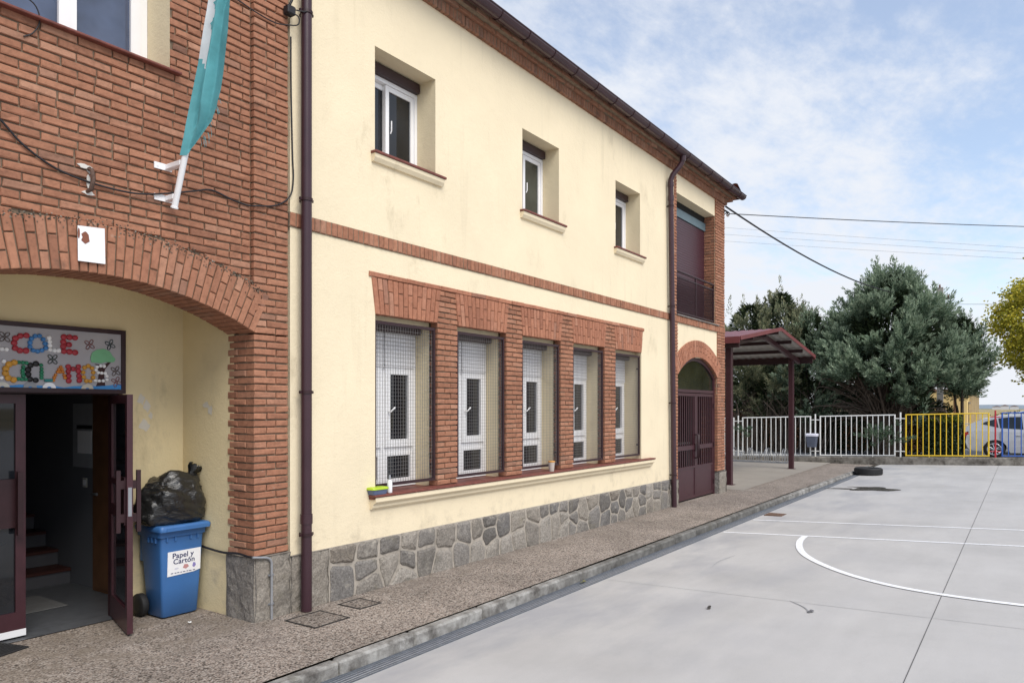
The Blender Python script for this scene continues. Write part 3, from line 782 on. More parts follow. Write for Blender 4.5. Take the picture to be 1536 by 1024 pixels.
# --- upper windows
def frame(b, x0, x1, z0, z1, y0, y1, w, mi=0):
    b.box(x0, x1, y0, y1, z0, z0+w, mi); b.box(x0, x1, y0, y1, z1-w, z1, mi); b.box(x0, x0+w, y0, y1, z0+w, z1-w, mi); b.box(x1-w, x1, y0, y1, z0+w, z1-w, mi)
def upper_window(x0, x1, z0, z1, kind):
    b = MB(); y = 5.90; xm = (x0+x1)/2; zt = z1-.125
    frame(b, x0+.003, x1-.003, z0+.012, zt, y, y+.10, .045)
    frame(b, x0+.05, xm+.03, z0+.06, zt-.05, y+.055, y+.095, .055)
    frame(b, xm-.03, x1-.05, z0+.06, zt-.05, y+.012, y+.052, .055)
    w = part(b, 'window', M_pvc)
    b = MB(); b.box(x0+.10, xm-.02, y+.070, y+.08, z0+.11, zt-.10); part(b, 'pane', M_glass, w)
    b = MB(); b.box(xm+.02, x1-.10, y+.028, y+.038, z0+.11, zt-.10); part(b, 'pane', M_glass if kind != 1 else glass_mat('curtained_glass', (.05, .055, .045), .08, .5), w)
    b = MB(); b.cbox(x0+.003, x1+.0-.015, y-.06, y+.06, zt+.004, z1-.012, .008); part(b, 'shutter_box', M_blindbox, w)
    b = MB(); b.box(x0+.0, x1-.0, y+.11, y+.12, z0, z1); part(b, 'backing', M_dark, w)
    b = MB(); b.tube([(xm+.04, y+.004, z0+.42), (xm+.04, y-.012, z0+.45), (xm+.04, y-.012, z0+.56)], .008, 6); part(b, 'handle', M_pvc, w)
    b = MB(); b.cbox(x0-.06, x1+.12, WY-.075, 5.90, z0-.018, z0+.010, .005); s_ = part(b, 'window_sill', M_sill)
    b = MB(); b.prism([(x0-.05, WY+.02, z0-.02), (x0-.05, WY-.06, z0-.02), (x0-.05, WY-.055, z0-.06), (x0-.05, WY-.03, z0-.10), (x0-.05, WY+.02, z0-.10)], (x1-x0+.15, 0, 0)); part(b, 'sill_moulding', M_stucco, s_)
for i, (a, c) in enumerate(UPW): upper_window(a, c, UZ0, UZ1, i)
# --- classroom windows with blind, tilting sash and welded mesh guard
for i, (a, c) in enumerate(GW):
    y = 5.93; z0, z1 = 1.0, 2.78; xr = c-.045; xm = xr-.52
    b = MB(); frame(b, a+.004, c-.004, z0, 2.72, y+.02, y+.09, .05)
    b.box(xm-.03, xm+.03, y+.02, y+.09, z0+.05, 2.67)
    b.box(a+.05, c-.05, y+.023, y+.085, 1.40, 1.46)
    for s0, s1 in ((xm+.03, xr-.02), (a+.06, xm-.03)):
        frame(b, s0, s1, 1.46, 2.37, y-.002, y+.06, .085); frame(b, s0, s1, 1.05, 1.40, y+.015, y+.07, .045)
    b.box(a+.05, c-.05, y+.078, y+.088, 1.05, 2.67)
    w = part(b, 'window', M_pvc)
    for s0, s1 in ((xm+.03, xr-.02), (a+.06, xm-.03)):
        b = MB(); b.box(s0+.08, s1-.08, y+.03, y+.04, 1.54, 2.29); part(b, 'pane', M_glass, w)
        b = MB(); b.box(s0+.04, s1-.04, y+.035, y+.045, 1.09, 1.36); part(b, 'pane', M_glass, w)
        b = MB(); b.tube([(s0+.045, y-.004, 1.86), (s0+.045, y-.045, 1.86), (s0+.11, y-.05, 1.91)], .010, 8); part(b, 'handle', M_pvc, w)
    b = MB(); b.box(xm+.01, xr-.01, y-.014, y+.012, 2.385, 2.755); b.box(xm+.01, xr-.01, y-.018, y+.014, 2.365, 2.392); part(b, 'roller_blind', M_blind, w)
    b = MB(); b.box(a+.01, xm-.01, y-.014, y+.012, 2.385, 2.755); b.box(a+.01, xm-.01, y-.018, y+.014, 2.365, 2.392); part(b, 'roller_blind', M_blind, w)
    b = MB(); b.cbox(a+.004, c+.0-.03, y-.10, y+.02, 2.757, 2.842, .01); part(b, 'blind_box', M_blindbox, w)
    b = MB(); b.box(a, c, y+.092, y+.10, 1.0, 2.85); part(b, 'backing', M_dark, w)
    b = MB(); g0, g1, gz0, gz1 = a+.006, c-.006, 1.062, 2.832; gy_ = WY+.022
    frame(b, g0, g1, gz0, gz1, gy_, gy_+.03, .032)
    gd = part(b, 'window_guard', M_maroon_d)
    b = MB(); x = g0+.06
    while x < g1-.04: b.box(x-.001, x+.001, gy_+.012, gy_+.016, gz0+.03, gz1-.03); x += .04
    z = gz0+.05
    while z < gz1-.04: b.box(g0+.03, g1-.03, gy_+.016, gy_+.020, z-.001, z+.001); z += .04
    part(b, 'wire_mesh', M_wire, gd)
    for zz in (1.25, 2.6):
        for xx in (g0+.016, g1-.016): b = MB(); b.box(xx-.012, xx+.012, gy_+.030, gy_+.06, zz-.012, zz+.012); part(b, 'fixing_lug', M_maroon_d, gd)
# --- balcony shutter and railing
b = MB(); b.box(BALC[0]+.01, BALC[1]-.01, 5.865, 5.88, 3.74, 5.83)
bs = part(b, 'roller_shutter', slat_mat('maroon_shutter_slats', (.060, .019, .030), .052, .4))
b = MB(); b.box(BALC[0]+.005, BALC[1]-.005, 5.84, 5.89, 5.833, 6.0); part(b, 'shutter_head', plain('grey_blue_metal', (.115, .17, .195), .5), bs)
b = MB(); b.box(BALC[0]+.005, BALC[1]-.005, 5.862, 5.895, 6.003, 6.15); part(b, 'shutter_lintel', M_dark, bs)
b = MB(); ry = WY+.03; x0, x1 = BALC[0]+.02, BALC[1]-.02
b.tube([(x0, ry, 4.62), (x1+.02, ry, 4.62)], .02, 10); b.box(x0, x1, ry-.012, ry+.012, 3.80, 3.825); b.box(x0, x1, ry-.01, ry+.01, 4.50, 4.52)
for x in (x0+.01, (x0+x1)/2, x1-.02): b.box(x-.013, x+.013, ry-.013, ry+.013, 3.80, 4.61)
rl = part(b, 'balcony_railing', M_maroon_d)
b = MB(); x = x0+.06
while x < x1-.02: b.box(x-.004, x+.004, ry-.007, ry+.001, 3.825, 4.5); x += .055
z = 3.88
while z < 4.49: b.box(x0+.012, x1-.012, ry+.001, ry+.009, z-.004, z+.004); z += .055
part(b, 'rail_mesh', M_maroon_d, rl)
b = MB(); x = BALC[0]-.02
while x < BALC[1]+.05: b.cbox(x+.003, x+.237, WY-.045, WY+.02, 3.727, 3.752, .006); x += .24
b.box(BALC[0], BALC[1], WY+.02, 5.87, 3.70, 3.745); part(b, 'balcony_ledge', plain('grey_stone_coping', (.22, .20, .18), .85, var=.4, scale=18))
# --- gate with arched fanlight, slatted upper panels
def arch_pts(r, half, n=18):
    a = math.asin(min(1, half/r)); return [(gx+r*math.sin(-a+2*a*k/n), GZ+r*math.cos(-a+2*a*k/n)) for k in range(n+1)]
b = MB(); fy = WY+.055
o1, o2 = arch_pts(gR-.005, gh-.005), arch_pts(gR-.07, gh-.075)
for k in range(18): b.prism([(o1[k][0], fy, o1[k][1]), (o1[k+1][0], fy, o1[k+1][1]), (o2[k+1][0], fy, o2[k+1][1]), (o2[k][0], fy, o2[k][1])], (0, .06, 0))
zs_ = o1[0][1]
b.box(GATE[0]+.004, GATE[0]+.075, fy-.002, fy+.062, 0, zs_); b.box(GATE[1]-.075, GATE[1]-.004, fy-.002, fy+.062, 0, zs_)
b.box(GATE[0]+.075, GATE[1]-.075, fy, fy+.06, 2.225, 2.285)
gf = part(b, 'gate_frame', M_maroon)
b = MB(); pl = [(x, fy+.03, z) for x, z in arch_pts(gR-.06, gh-.07)]; pl = [(GATE[0]+.07, fy+.03, 2.28)]+pl+[(GATE[1]-.07, fy+.03, 2.28)]
b.add(pl, [tuple(range(len(pl)))]); part(b, 'fanlight_pane', M_glass_fan, gf)
for s_ in (0, 1):
    xa, xb = (GATE[0]+.08, gx-.004) if s_ == 0 else (gx+.004, GATE[1]-.08)
    b = MB(); y = fy+.004
    b.box(xa, xa+.06, y, y+.045, .03, 2.21); b.box(xb-.06, xb, y, y+.045, .03, 2.21)
    b.box(xa+.06, xb-.06, y, y+.045, 2.15, 2.21); b.box(xa+.06, xb-.06, y, y+.045, 1.04, 1.13); b.box(xa+.06, xb-.06, y, y+.045, .03, .09)
    b.box(xa+.06, xb-.06, y+.012, y+.03, .09, .66); b.box(xa+.06, xb-.06, y, y+.045, .66, .70)
    n = 8; pitch = (xb-xa-.12)/n
    for k in range(n):
        xx = xa+.06+pitch*(k+.5)
        for z0, z1 in ((.70, 1.04), (1.13, 2.15)): b.box(xx-.017, xx+.017, y+.012, y+.026, z0, z1)
    leaf = part(b, 'gate_leaf', M_maroon)
    b = MB(); hx = xb-.03 if s_ == 0 else xa+.03
    b.tube([(hx, y-.002, .86), (hx, y-.06, .87), (hx, y-.06, 1.34), (hx, y-.002, 1.35)], .016, 8); b.box(hx-.03, hx+.03, y-.012, y, 1.0, 1.16); part(b, 'handle', M_maroon_d, leaf)
    b = MB(); hx = xa+.006 if s_ == 0 else xb-.006
    for zz in (.28, 1.1, 1.95): b.tube([(hx, y-.012, zz-.05), (hx, y-.012, zz+.05)], .014, 8)
    part(b, 'hinge', M_maroon_d, leaf)
# store room behind the gate
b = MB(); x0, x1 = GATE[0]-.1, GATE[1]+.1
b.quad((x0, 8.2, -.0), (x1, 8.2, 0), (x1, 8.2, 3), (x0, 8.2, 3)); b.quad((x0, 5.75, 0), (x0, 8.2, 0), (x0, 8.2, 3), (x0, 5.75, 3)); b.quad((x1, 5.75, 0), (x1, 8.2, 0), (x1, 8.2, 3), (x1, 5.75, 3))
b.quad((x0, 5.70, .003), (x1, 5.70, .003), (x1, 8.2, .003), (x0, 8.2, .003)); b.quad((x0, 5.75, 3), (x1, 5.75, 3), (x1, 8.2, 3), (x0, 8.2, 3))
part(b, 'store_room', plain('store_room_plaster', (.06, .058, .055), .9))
def crate(x, y, z, w, d, h, col, label):
    e = thing('storage_crate', label, 'crate', (x, y, z), 'crates stored behind the gate'); o = (x, y, z)
    b = MB(); t = .012
    b.box(x-w/2, x+w/2, y-d/2, y+d/2, z, z+t)
    b.box(x-w/2, x+w/2, y-d/2, y-d/2+t, z+t, z+h); b.box(x-w/2, x+w/2, y+d/2-t, y+d/2, z+t, z+h)
    b.box(x-w/2, x-w/2+t, y-d/2+t, y+d/2-t, z+t, z+h); b.box(x+w/2-t, x+w/2, y-d/2+t, y+d/2-t, z+t, z+h)
    mt = plain('crate_plastic', col, .45); b.build('body', mt, e, o)
    b = MB(); b.box(x-w/2-.012, x+w/2+.012, y-d/2-.014, y-d/2-.001, z+h-.03, z+h+.004); b.box(x-w/2-.012, x+w/2+.012, y+d/2+.001, y+d/2+.014, z+h-.03, z+h+.004); b.build('rim', mt, e, o)
sh = MB(); sh.box(14.0, 15.9, 6.15, 6.75, 1.11, 1.14); 
for x in (14.02, 15.84): sh.box(x, x+.04, 6.16, 6.2, .0, 1.11); sh.box(x, x+.04, 6.7, 6.74, 0, 1.11)
sh.box(14.0, 15.9, 6.15, 6.75, .40, .43)
e = thing('storage_shelf', 'dark metal shelf standing behind the slatted gate', 'shelf', (14.9, 6.4, 0)); sh.build('frame', plain('shelf_grey', (.10, .10, .10), .6), e, (14.9, 6.4, 0))
crate(14.95, 6.4, 1.142, .38, .34, .27, (.50, .07, .02), 'orange plastic crate on the upper shelf behind the gate')
crate(14.35, 6.4, 1.142, .30, .34, .22, (.12, .13, .16), 'dark grey plastic crate on the upper shelf behind the gate')
crate(14.6, 6.4, .432, .5, .34, .2, (.10, .16, .34), 'blue plastic crate on the lower shelf behind the gate')
# ================================================================= ENTRANCE
DX0, DX1, BYW = 1.98, 3.52, 6.74
b = MB()
wall_with_holes(b, 1.38, 4.11, 0, 3.05, [(DX0, DX1, 0, 2.60)], BYW)
b.quad((4.105, WY+.3, 0), (4.105, BYW, 0), (4.105, BYW, 3.05), (4.105, WY+.3, 3.05)); b.quad((1.385, WY+.3, 0), (1.385, WY+.3, 3.05), (1.385, BYW, 3.05), (1.385, BYW, 0))
b.quad((1.38, WY+.05, 3.0), (4.11, WY+.05, 3.0), (4.11, BYW, 3.0), (1.38, BYW, 3.0))
reveal(b, DX0, DX1, 0, 2.60, BYW, 6.95, 0)
part(b, 'alcove_wall', M_alcove)
# peeled paint patches on the alcove walls: thin flakes of bare plaster
b = MB()
for (x, z, w, h) in ((3.69, 1.98, .035, .045), (3.74, 1.92, .03, .05), (3.72, 1.74, .045, .05), (3.78, 1.83, .02, .03)):
    P = [(x+w*(1+R.uniform(-.4, .4))*math.cos(2*pi*k/11), BYW-.0025, z+h*(1+.35*math.sin(2*k+x*9))*math.sin(2*pi*k/11)) for k in range(11)]; b.add(P+[(x, BYW-.0025, z)], [(k, (k+1) % 11, 11) for k in range(11)])
for (y, z, w, h) in ((6.35, 1.93, .05, .03), (6.28, 1.88, .03, .045)):
    P = [(4.1025, y+w*(1+R.uniform(-.4, .4))*math.cos(2*pi*k/11), z+h*(1+.35*math.sin(2*k+y*9))*math.sin(2*pi*k/11)) for k in range(11)]; b.add([(4.100, p[1], p[2]) for p in P]+[(4.100, y, z)], [(k, (k+1) % 11, 11) for k in range(11)])
part(b, 'peeled_patch', plain('bare_plaster', (.62, .58, .50), .9))
# door frame
b = MB(); y0, y1 = 6.80, 6.90
b.box(DX0+.002, DX0+.05, y0, y1, 0, 2.06); b.box(DX1-.05, DX1-.002, y0, y1, 0, 2.06); b.box(DX0+.05, DX1-.05, y0, y1, 2.02, 2.06)
part(b, 'door_frame', M_maroon_d)
# a door leaf built flat (hinge at x=0, free edge at x=w, outside face towards -y), then swung
def door_leaf(hx, hy, w, ang, sgn, plate):
    W = .075; z1 = 2.015; T = .045
    def rot(b):
        ca, sa = math.cos(ang), math.sin(ang); out = []
        for x, y, z in b.V:
            X, Y = sgn*x, y
            out.append((hx+X*ca-Y*sa, hy+X*sa+Y*ca, z))
        b.V = out; return b
    b = MB(); frame(b, 0, w, .02, z1, -T/2, T/2, W); b.box(W, w-W, -T/2, T/2, .95, 1.05); b.box(W, w-W, -T/2, T/2, .02+W, .22); b.box(W, w-W, -T/2, T/2, 1.23, 1.28)
    d = part(rot(b), 'entrance_door', M_maroon)
    for z0, z1_ in ((.22, .95), (1.05, 1.23), (1.28, 1.94)):
        b = MB(); b.box(W, w-W, -.004, .004, z0, z1_); part(rot(b), 'pane', M_glass, d)
    for sd in (-1, 1):
        b = MB(); yo = sd*(T/2+.055)
        b.box(w-.20, w-.055, sd*T/2-.002 if sd > 0 else -T/2-.012, sd*T/2+.012 if sd > 0 else -T/2+.002, .92, 1.32)
        b.box(w-.085, w-.045, yo-.016, yo+.016, .86, 1.38)
        for zz in (.98, 1.26): b.box(w-.08, w-.05, min(sd*T/2, yo), max(sd*T/2, yo), zz-.035, zz+.035)
        part(rot(b), 'handle', M_maroon_d, d)
    if plate:
        b = MB(); b.box(w, w+.003, -.014, .014, 1.0, 1.24); part(rot(b), 'lock_plate', M_greymetal, d)
        b = MB(); P = [(.33*w+.04*math.cos(2*pi*k/14), -T/2-.003, 1.50+.085*math.sin(2*pi*k/14)) for k in range(14)]; b.add(P, [tuple(range(14))])
        b.V = [(x, -.007, z) for x, y, z in b.V]; part(rot(b), 'door_sticker', plain('orange_sticker', (.55, .10, .03), .5), d)
    else:
        b = MB(); b.box(.0, w, -T/2-.006, -T/2, .02, .075); part(rot(b), 'draught_strip', M_paper, d)
    return d
# right leaf stands open towards the yard, left leaf is shut
door_leaf(3.475, 6.83, .735, math.radians(73), -1, True)
door_leaf(2.025, 6.85, .735, 0, 1, False)
# --- the hall
b = MB(); hx0, hx1, hy0, hy1 = 1.3, 3.9, 6.955, 11.6
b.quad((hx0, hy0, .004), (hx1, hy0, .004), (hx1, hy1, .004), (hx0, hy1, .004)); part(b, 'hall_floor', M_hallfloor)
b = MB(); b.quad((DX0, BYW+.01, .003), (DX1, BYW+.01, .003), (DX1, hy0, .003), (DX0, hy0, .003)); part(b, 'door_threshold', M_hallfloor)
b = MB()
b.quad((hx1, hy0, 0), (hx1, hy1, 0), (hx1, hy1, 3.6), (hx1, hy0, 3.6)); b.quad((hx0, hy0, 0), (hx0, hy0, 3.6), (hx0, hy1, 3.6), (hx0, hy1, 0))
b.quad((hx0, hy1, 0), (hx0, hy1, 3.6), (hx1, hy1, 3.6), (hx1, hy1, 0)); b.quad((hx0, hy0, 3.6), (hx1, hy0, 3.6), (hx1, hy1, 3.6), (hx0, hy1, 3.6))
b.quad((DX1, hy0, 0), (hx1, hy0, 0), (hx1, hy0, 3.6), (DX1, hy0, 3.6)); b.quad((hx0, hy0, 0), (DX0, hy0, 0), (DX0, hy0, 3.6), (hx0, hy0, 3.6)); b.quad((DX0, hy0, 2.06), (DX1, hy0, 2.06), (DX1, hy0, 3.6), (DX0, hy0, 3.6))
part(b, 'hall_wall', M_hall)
b = MB(); nz = MB()
for k in range(9):
    yk = 8.54+.29*k; b.box(hx0+.01, hx1-.01, yk, hy1-.01, .17*k+.005 if k else .005, .17*(k+1)-.03)
    nz.box(hx0+.01, hx1-.012, yk-.02, yk+.31, .17*(k+1)-.03, .17*(k+1))
st = part(b, 'staircase', plain('stair_riser', (.10, .10, .11), .6)); part(nz, 'stair_tread', M_stepnose, st)
b = MB(); b.box(3.855, 3.897, 7.18, 7.98, .01, 2.05); b.box(3.84, 3.855, 7.24, 7.92, .05, 2.0); wd = part(b, 'inner_door', M_wood)
b = MB(); b.tube([(3.84, 7.86, 1.02), (3.79, 7.86, 1.02), (3.79, 7.76, 1.02)], .011, 8); part(b, 'handle', M_greymetal, wd)
e = thing('notice_board', 'pale notice board with a pinned sheet on the dark hall wall', 'notice board', (3.89, 8.25, 1.3))
b = MB(); b.box(3.885, 3.898, 8.03, 8.47, 1.27, 1.95); b.build('board', plain('board_grey', (.32, .33, .35), .6), e, (3.89, 8.25, 1.3))
b = MB(); b.box(3.881, 3.884, 8.06, 8.36, 1.42, 1.66); b.build('sheet', M_paper, e, (3.89, 8.25, 1.3)); b = MB(); b.box(3.880, 3.884, 8.05, 8.38, 1.68, 1.72); b.build('header_strip', M_dark, e, (3.89, 8.25, 1.3))
e = thing('light_switch', 'small pale light switch on the hall wall below the notice board', 'switch', (3.89, 8.22, 1.1))
b = MB(); b.cbox(3.888, 3.899, 8.18, 8.27, 1.06, 1.16, .004); b.build('plate', plain('switch_cream', (.5, .48, .42), .4), e, (3.89, 8.22, 1.1)); b = MB(); b.cbox(3.883, 3.888, 8.2, 8.25, 1.08, 1.14, .002); b.build('rocker', M_pvc, e, (3.89, 8.22, 1.1))
e = thing('door_mat', 'grey patterned mat on the hall floor inside the open door', 'mat', (2.9, 7.9, 0))
b = MB(); b.cbox(2.45, 3.42, 7.55, 8.2, .006, .016, .004); b.build('border', plain('mat_grey', (.15, .15, .15), .95), e, (2.9, 7.9, 0))
b = MB(); b.lathe((2.93, 7.87, 0), [(.0, .0185), (.17, .0185), (.17, .017)], 24); b.build('medallion', plain('mat_beige', (.28, .25, .2), .95), e, (2.9, 7.9, 0))
b = MB(); b.cbox(-.85, 0, 0, .34, .002, .014, .005)
for k in range(9): b.box(-.82, -.03, .03+.034*k, .04+.034*k, .014, .018)
b.V = [(2.655+x*.955+y*-.296, 6.50+x*.296*1.0+y*.955, z) for x, y, z in b.V]
tag(b.build('door_mat', plain('black_mat', (.015, .015, .016), .9), None, (2.2, 6.3, 0)), 'black ribbed mat on the pavement in front of the closed door leaf', 'mat')
# upper-left window over the entrance
b = MB(); y = 5.99; x0, x1, z0, z1 = UL
reveal(b, x0, x1, z0, z1, FY, 6.1, 0); part(b, 'window_reveal', M_reveal)
b = MB(); z0 = z0+.012
frame(b, x0+.003, x1-.003, z0, z1-.003, y, y+.09, .06)
for xa, xb, dy in ((.995, 1.86, 0), (1.83, 2.72, -.004), (2.69, 3.27, 0)): frame(b, xa, xb, z0+.05, z1-.05, y-.012+dy, y+.05, .08)
w = part(b, 'window', M_pvc)
for k, (xa, xb) in enumerate(((1.07, 1.79), (1.90, 2.65), (2.76, 3.20))):
    b = MB(); b.box(xa, xb, y+.012, y+.02, z0+.11, z1-.11); part(b, 'pane', M_glass_sky, w)
b = MB(); b.box(x0, x1, y+.092, y+.1, z0, z1); part(b, 'backing', M_dark, w)
b = MB(); b.cbox(x0-.08, x1+.08, FY-.05, y, z0-.022, z0-.002, .005); part(b, 'window_sill', M_sill)
# ================================================================= THINGS ON AND ROUND THE ENTRANCE
SY = BYW-.045
e = thing('school_sign', 'handmade grey banner in a dark frame over the entrance, bottle cap letters EL COLE RECICLAMOS', 'sign', (2.75, BYW, 2.07)); o = (2.75, BYW, 2.07)
b = MB(); frame(b, DX0-.02, DX1+.0, 2.03, 2.60, SY-.01, BYW-.002, .038); b.build('frame', M_maroon_d, e, o)
b = MB(); b.box(DX0+.018, DX1-.038, SY+.004, SY+.012, 2.068, 2.562); b.build('backing_card', plain('grey_card', (.40, .385, .40), .8, var=.06), e, o)
CAP = {k: plain('cap_'+k, v, .4, 0, .4, .2, 30) for k, v in dict(red=(.38, .03, .045), blue=(.05, .20, .48), white=(.92, .92, .92), orange=(.62, .28, .03), green=(.02, .20, .10), black=(.012, .012, .014), deep=(.60, .20, .03), gold=(.60, .29, .035)).items()}
def caps(name, col, pts, r):
    b = MB()
    for x, z in pts:
        rr = r*R.uniform(.93, 1.05)
        b.lathe((x, SY+.004, z), [(rr, 0), (rr, -.012), (rr*.9, -.016), (.0, -.016)], 14, 'y')
    b.build(name, CAP[col], e, o)
caps('cap_letter', 'white', [(2.33, 2.50), (2.33, 2.465), (2.33, 2.43), (2.33, 2.395), (2.365, 2.50), (2.40, 2.50), (2.365, 2.445), (2.365, 2.39), (2.40, 2.39)], .017)   # E
caps('cap_letter', 'white', [(2.46, 2.50), (2.46, 2.465), (2.46, 2.43), (2.465, 2.395), (2.50, 2.372), (2.534, 2.370), (2.565, 2.368)], .016)                      # L
caps('cap_letter', 'red', [(2.71, 2.493), (2.667, 2.486), (2.631, 2.463), (2.621, 2.426), (2.628, 2.384), (2.663, 2.367), (2.707, 2.368)], .024)
caps('cap_letter', 'blue', [(2.775, 2.493), (2.808, 2.497), (2.836, 2.471), (2.851, 2.436), (2.856, 2.4), (2.826, 2.379), (2.793, 2.369), (2.76, 2.375), (2.737, 2.404), (2.737, 2.437), (2.748, 2.47)], .0185)
caps('cap_letter', 'white', [(2.881, 2.485), (2.885, 2.454), (2.886, 2.422), (2.888, 2.388), (2.922, 2.383), (2.955, 2.384)], .0175)
caps('cap_letter', 'red', [(2.997, 2.503), (3.042, 2.504), (3.087, 2.503), (2.993, 2.461), (2.993, 2.423), (3.038, 2.441), (2.997, 2.382), (3.042, 2.381), (3.087, 2.377)], .0235)
caps('cap_letter', 'green', [(2.26, 2.27), (2.26, 2.235), (2.26, 2.2), (2.26, 2.165), (2.26, 2.13), (2.295, 2.272), (2.32, 2.245), (2.295, 2.215), (2.31, 2.17), (2.33, 2.135)], .017)   # R
caps('cap_letter', 'white', [(2.43, 2.272), (2.43, 2.235), (2.43, 2.205), (2.43, 2.17), (2.435, 2.138), (2.465, 2.274), (2.50, 2.274), (2.548, 2.274), (2.465, 2.205), (2.50, 2.14), (2.53, 2.141)], .0145)  # E
caps('cap_letter', 'gold', [(2.622, 2.268), (2.585, 2.252), (2.562, 2.216), (2.56, 2.179), (2.579, 2.142), (2.617, 2.129)], .024)
caps('cap_letter', 'green', [(2.656, 2.271), (2.683, 2.27), (2.71, 2.269), (2.688, 2.237), (2.683, 2.209), (2.683, 2.185), (2.688, 2.162), (2.653, 2.137), (2.679, 2.134), (2.705, 2.135)], .0145)
caps('cap_letter', 'black', [(2.782, 2.266), (2.741, 2.252), (2.723, 2.215), (2.724, 2.177), (2.737, 2.138), (2.78, 2.131)], .0225)
caps('cap_letter', 'green', [(2.82, 2.256), (2.824, 2.226), (2.824, 2.199), (2.824, 2.175), (2.824, 2.15)], .0145)
b = MB(); b.tube([(2.845, SY-.004, 2.131), (2.905, SY-.004, 2.133)], .012, 8); b.build('cap_letter', plain('teal_lid', (.02, .22, .22), .4), e, o)
caps('cap_letter', 'deep', [(2.972, 2.248), (2.958, 2.228), (2.982, 2.229), (2.947, 2.206), (2.989, 2.206), (2.932, 2.18), (2.999, 2.18), (2.922, 2.158), (3.006, 2.157), (2.915, 2.133), (2.968, 2.205)], .013)
caps('cap_letter', 'red', [(3.032, 2.253), (3.032, 2.214), (3.035, 2.174), (3.036, 2.133), (3.072, 2.236), (3.114, 2.257), (3.114, 2.219), (3.119, 2.177), (3.122, 2.139)], .0215)
caps('cap_letter', 'gold', [(3.196, 2.267), (3.165, 2.251), (3.154, 2.21), (3.157, 2.17), (3.18, 2.137), (3.213, 2.136), (3.236, 2.169), (3.237, 2.211), (3.227, 2.249)], .0175)
caps('cap_letter', 'white', [(3.329, 2.271), (3.3, 2.272), (3.27, 2.262), (3.26, 2.234), (3.279, 2.213), (3.308, 2.21), (3.339, 2.209), (3.353, 2.184), (3.353, 2.153), (3.321, 2.141), (3.287, 2.14), (3.255, 2.141)], .0145)
def flat(name, pts, col, y, d=.003): b = MB(); b.prism([(x, y, z) for x, z in pts], (0, d, 0)); b.build(name, plain(name+'_card', col, .85), e, o)
flat('paper_tree_trunk', [(3.25, 2.289), (3.279, 2.268), (3.285, 2.2), (3.279, 2.131), (3.256, 2.078), (3.345, 2.085), (3.336, 2.142), (3.331, 2.211), (3.342, 2.246), (3.392, 2.309), (3.367, 2.309), (3.325, 2.275), (3.29, 2.284)], (.05, .02, .02), SY)
flat('paper_tree_crown', [(3.221, 2.3), (3.215, 2.343), (3.229, 2.386), (3.27, 2.414), (3.329, 2.424), (3.38, 2.404), (3.406, 2.362), (3.43, 2.342), (3.419, 2.313), (3.38, 2.308), (3.346, 2.309), (3.304, 2.296)], (.19, .46, .25), SY-.004)
wp = [(2.524, 2.082), (2.593, 2.082), (2.663, 2.091), (2.735, 2.088), (2.823, 2.086), (2.913, 2.092), (2.958, 2.081), (2.997, 2.074), (3.075, 2.088), (3.164, 2.094), (3.262, 2.092), (3.363, 2.101), (3.449, 2.115), (3.481, 2.119), (3.481, 2.062), (1.999, 2.062), (1.999, 2.09), (2.2, 2.08)]
flat('paper_water', wp, (.06, .26, .58), SY-.001)
for k, (x, z) in enumerate([(2.538, 2.072), (2.738, 2.074), (2.882, 2.078), (3.188, 2.074), (2.25, 2.075)]):
    b = MB(); P = [(x+.052*math.cos(pi*j/12), SY-.006, z-.012+.05*math.sin(pi*j/12)) for j in range(13)]; q = [(x+.018*math.cos(pi*j/12), SY-.006, z-.012+.016*math.sin(pi*j/12)) for j in range(13)]
    for j in range(12): b.prism([P[j], P[j+1], q[j+1], q[j]], (0, .004, 0))
    b.build('recycled_disc', plain('disc_card', [(.6, .58, .5), (.25, .26, .28), (.8, .8, .82), (.55, .5, .4), (.7, .7, .7)][k], .3), e, o)
for k, (x, z) in enumerate([(2.555, 2.469), (3.208, 2.453), (3.384, 2.465), (2.909, 2.309), (3.432, 2.232), (3.44, 2.136), (2.2, 2.4)]):
    b = MB()
    for j in range(4):
        a = pi/4+pi/2*j+.2*(k % 3); cx, cz = x+.026*math.cos(a), z+.028*math.sin(a)
        b.tube([(cx+.021*math.cos(t)*math.cos(a)-.013*math.sin(t)*math.sin(a), SY-.002, cz+.021*math.cos(t)*math.sin(a)+.013*math.sin(t)*math.cos(a)) for t in [2*pi*i/10 for i in range(11)]], .0033, 4)
    b.build('wire_flower', plain('wire_ring', [(.12, .09, .08), (.25, .10, .10), (.03, .06, .07), (.04, .06, .05)][k % 4], .5), e, o)
# --- flag on its white bracket
RX, RY = math.sin(TH), -math.cos(TH)      # sideways across the flag, parallel to its cloth
def pole_pt(z): return Vector((3.31, 5.55-.385*(z-3.50), z))
e = thing('flag', 'limp teal and white flag with a frayed edge on a slanted white pole bracket', 'flag', (3.31, 5.66, 3.5)); o = (3.31, 5.66, 3.5)
b = MB(); b.tube([pole_pt(3.49), pole_pt(3.90)], .024, 14); b.tube([pole_pt(3.488), pole_pt(3.50)], .03, 14); b.build('pole_socket', M_pvc, e, o)
b = MB(); b.tube([pole_pt(3.85), pole_pt(6.2)], .014, 10); b.build('pole', M_pvc, e, o)
for z in (3.575, 3.825):
    b = MB(); p = pole_pt(z-.03); b.box(3.20, 3.345, FY-.012, FY-.002, z-.025, z+.025); b.cbox(3.285, 3.335, p.y, FY-.012, z-.022, z+.022, .006)
    b.tube([(3.225, FY-.016, z), (3.225, FY-.01, z)], .008, 8); b.build('bracket_arm', M_pvc, e, o)
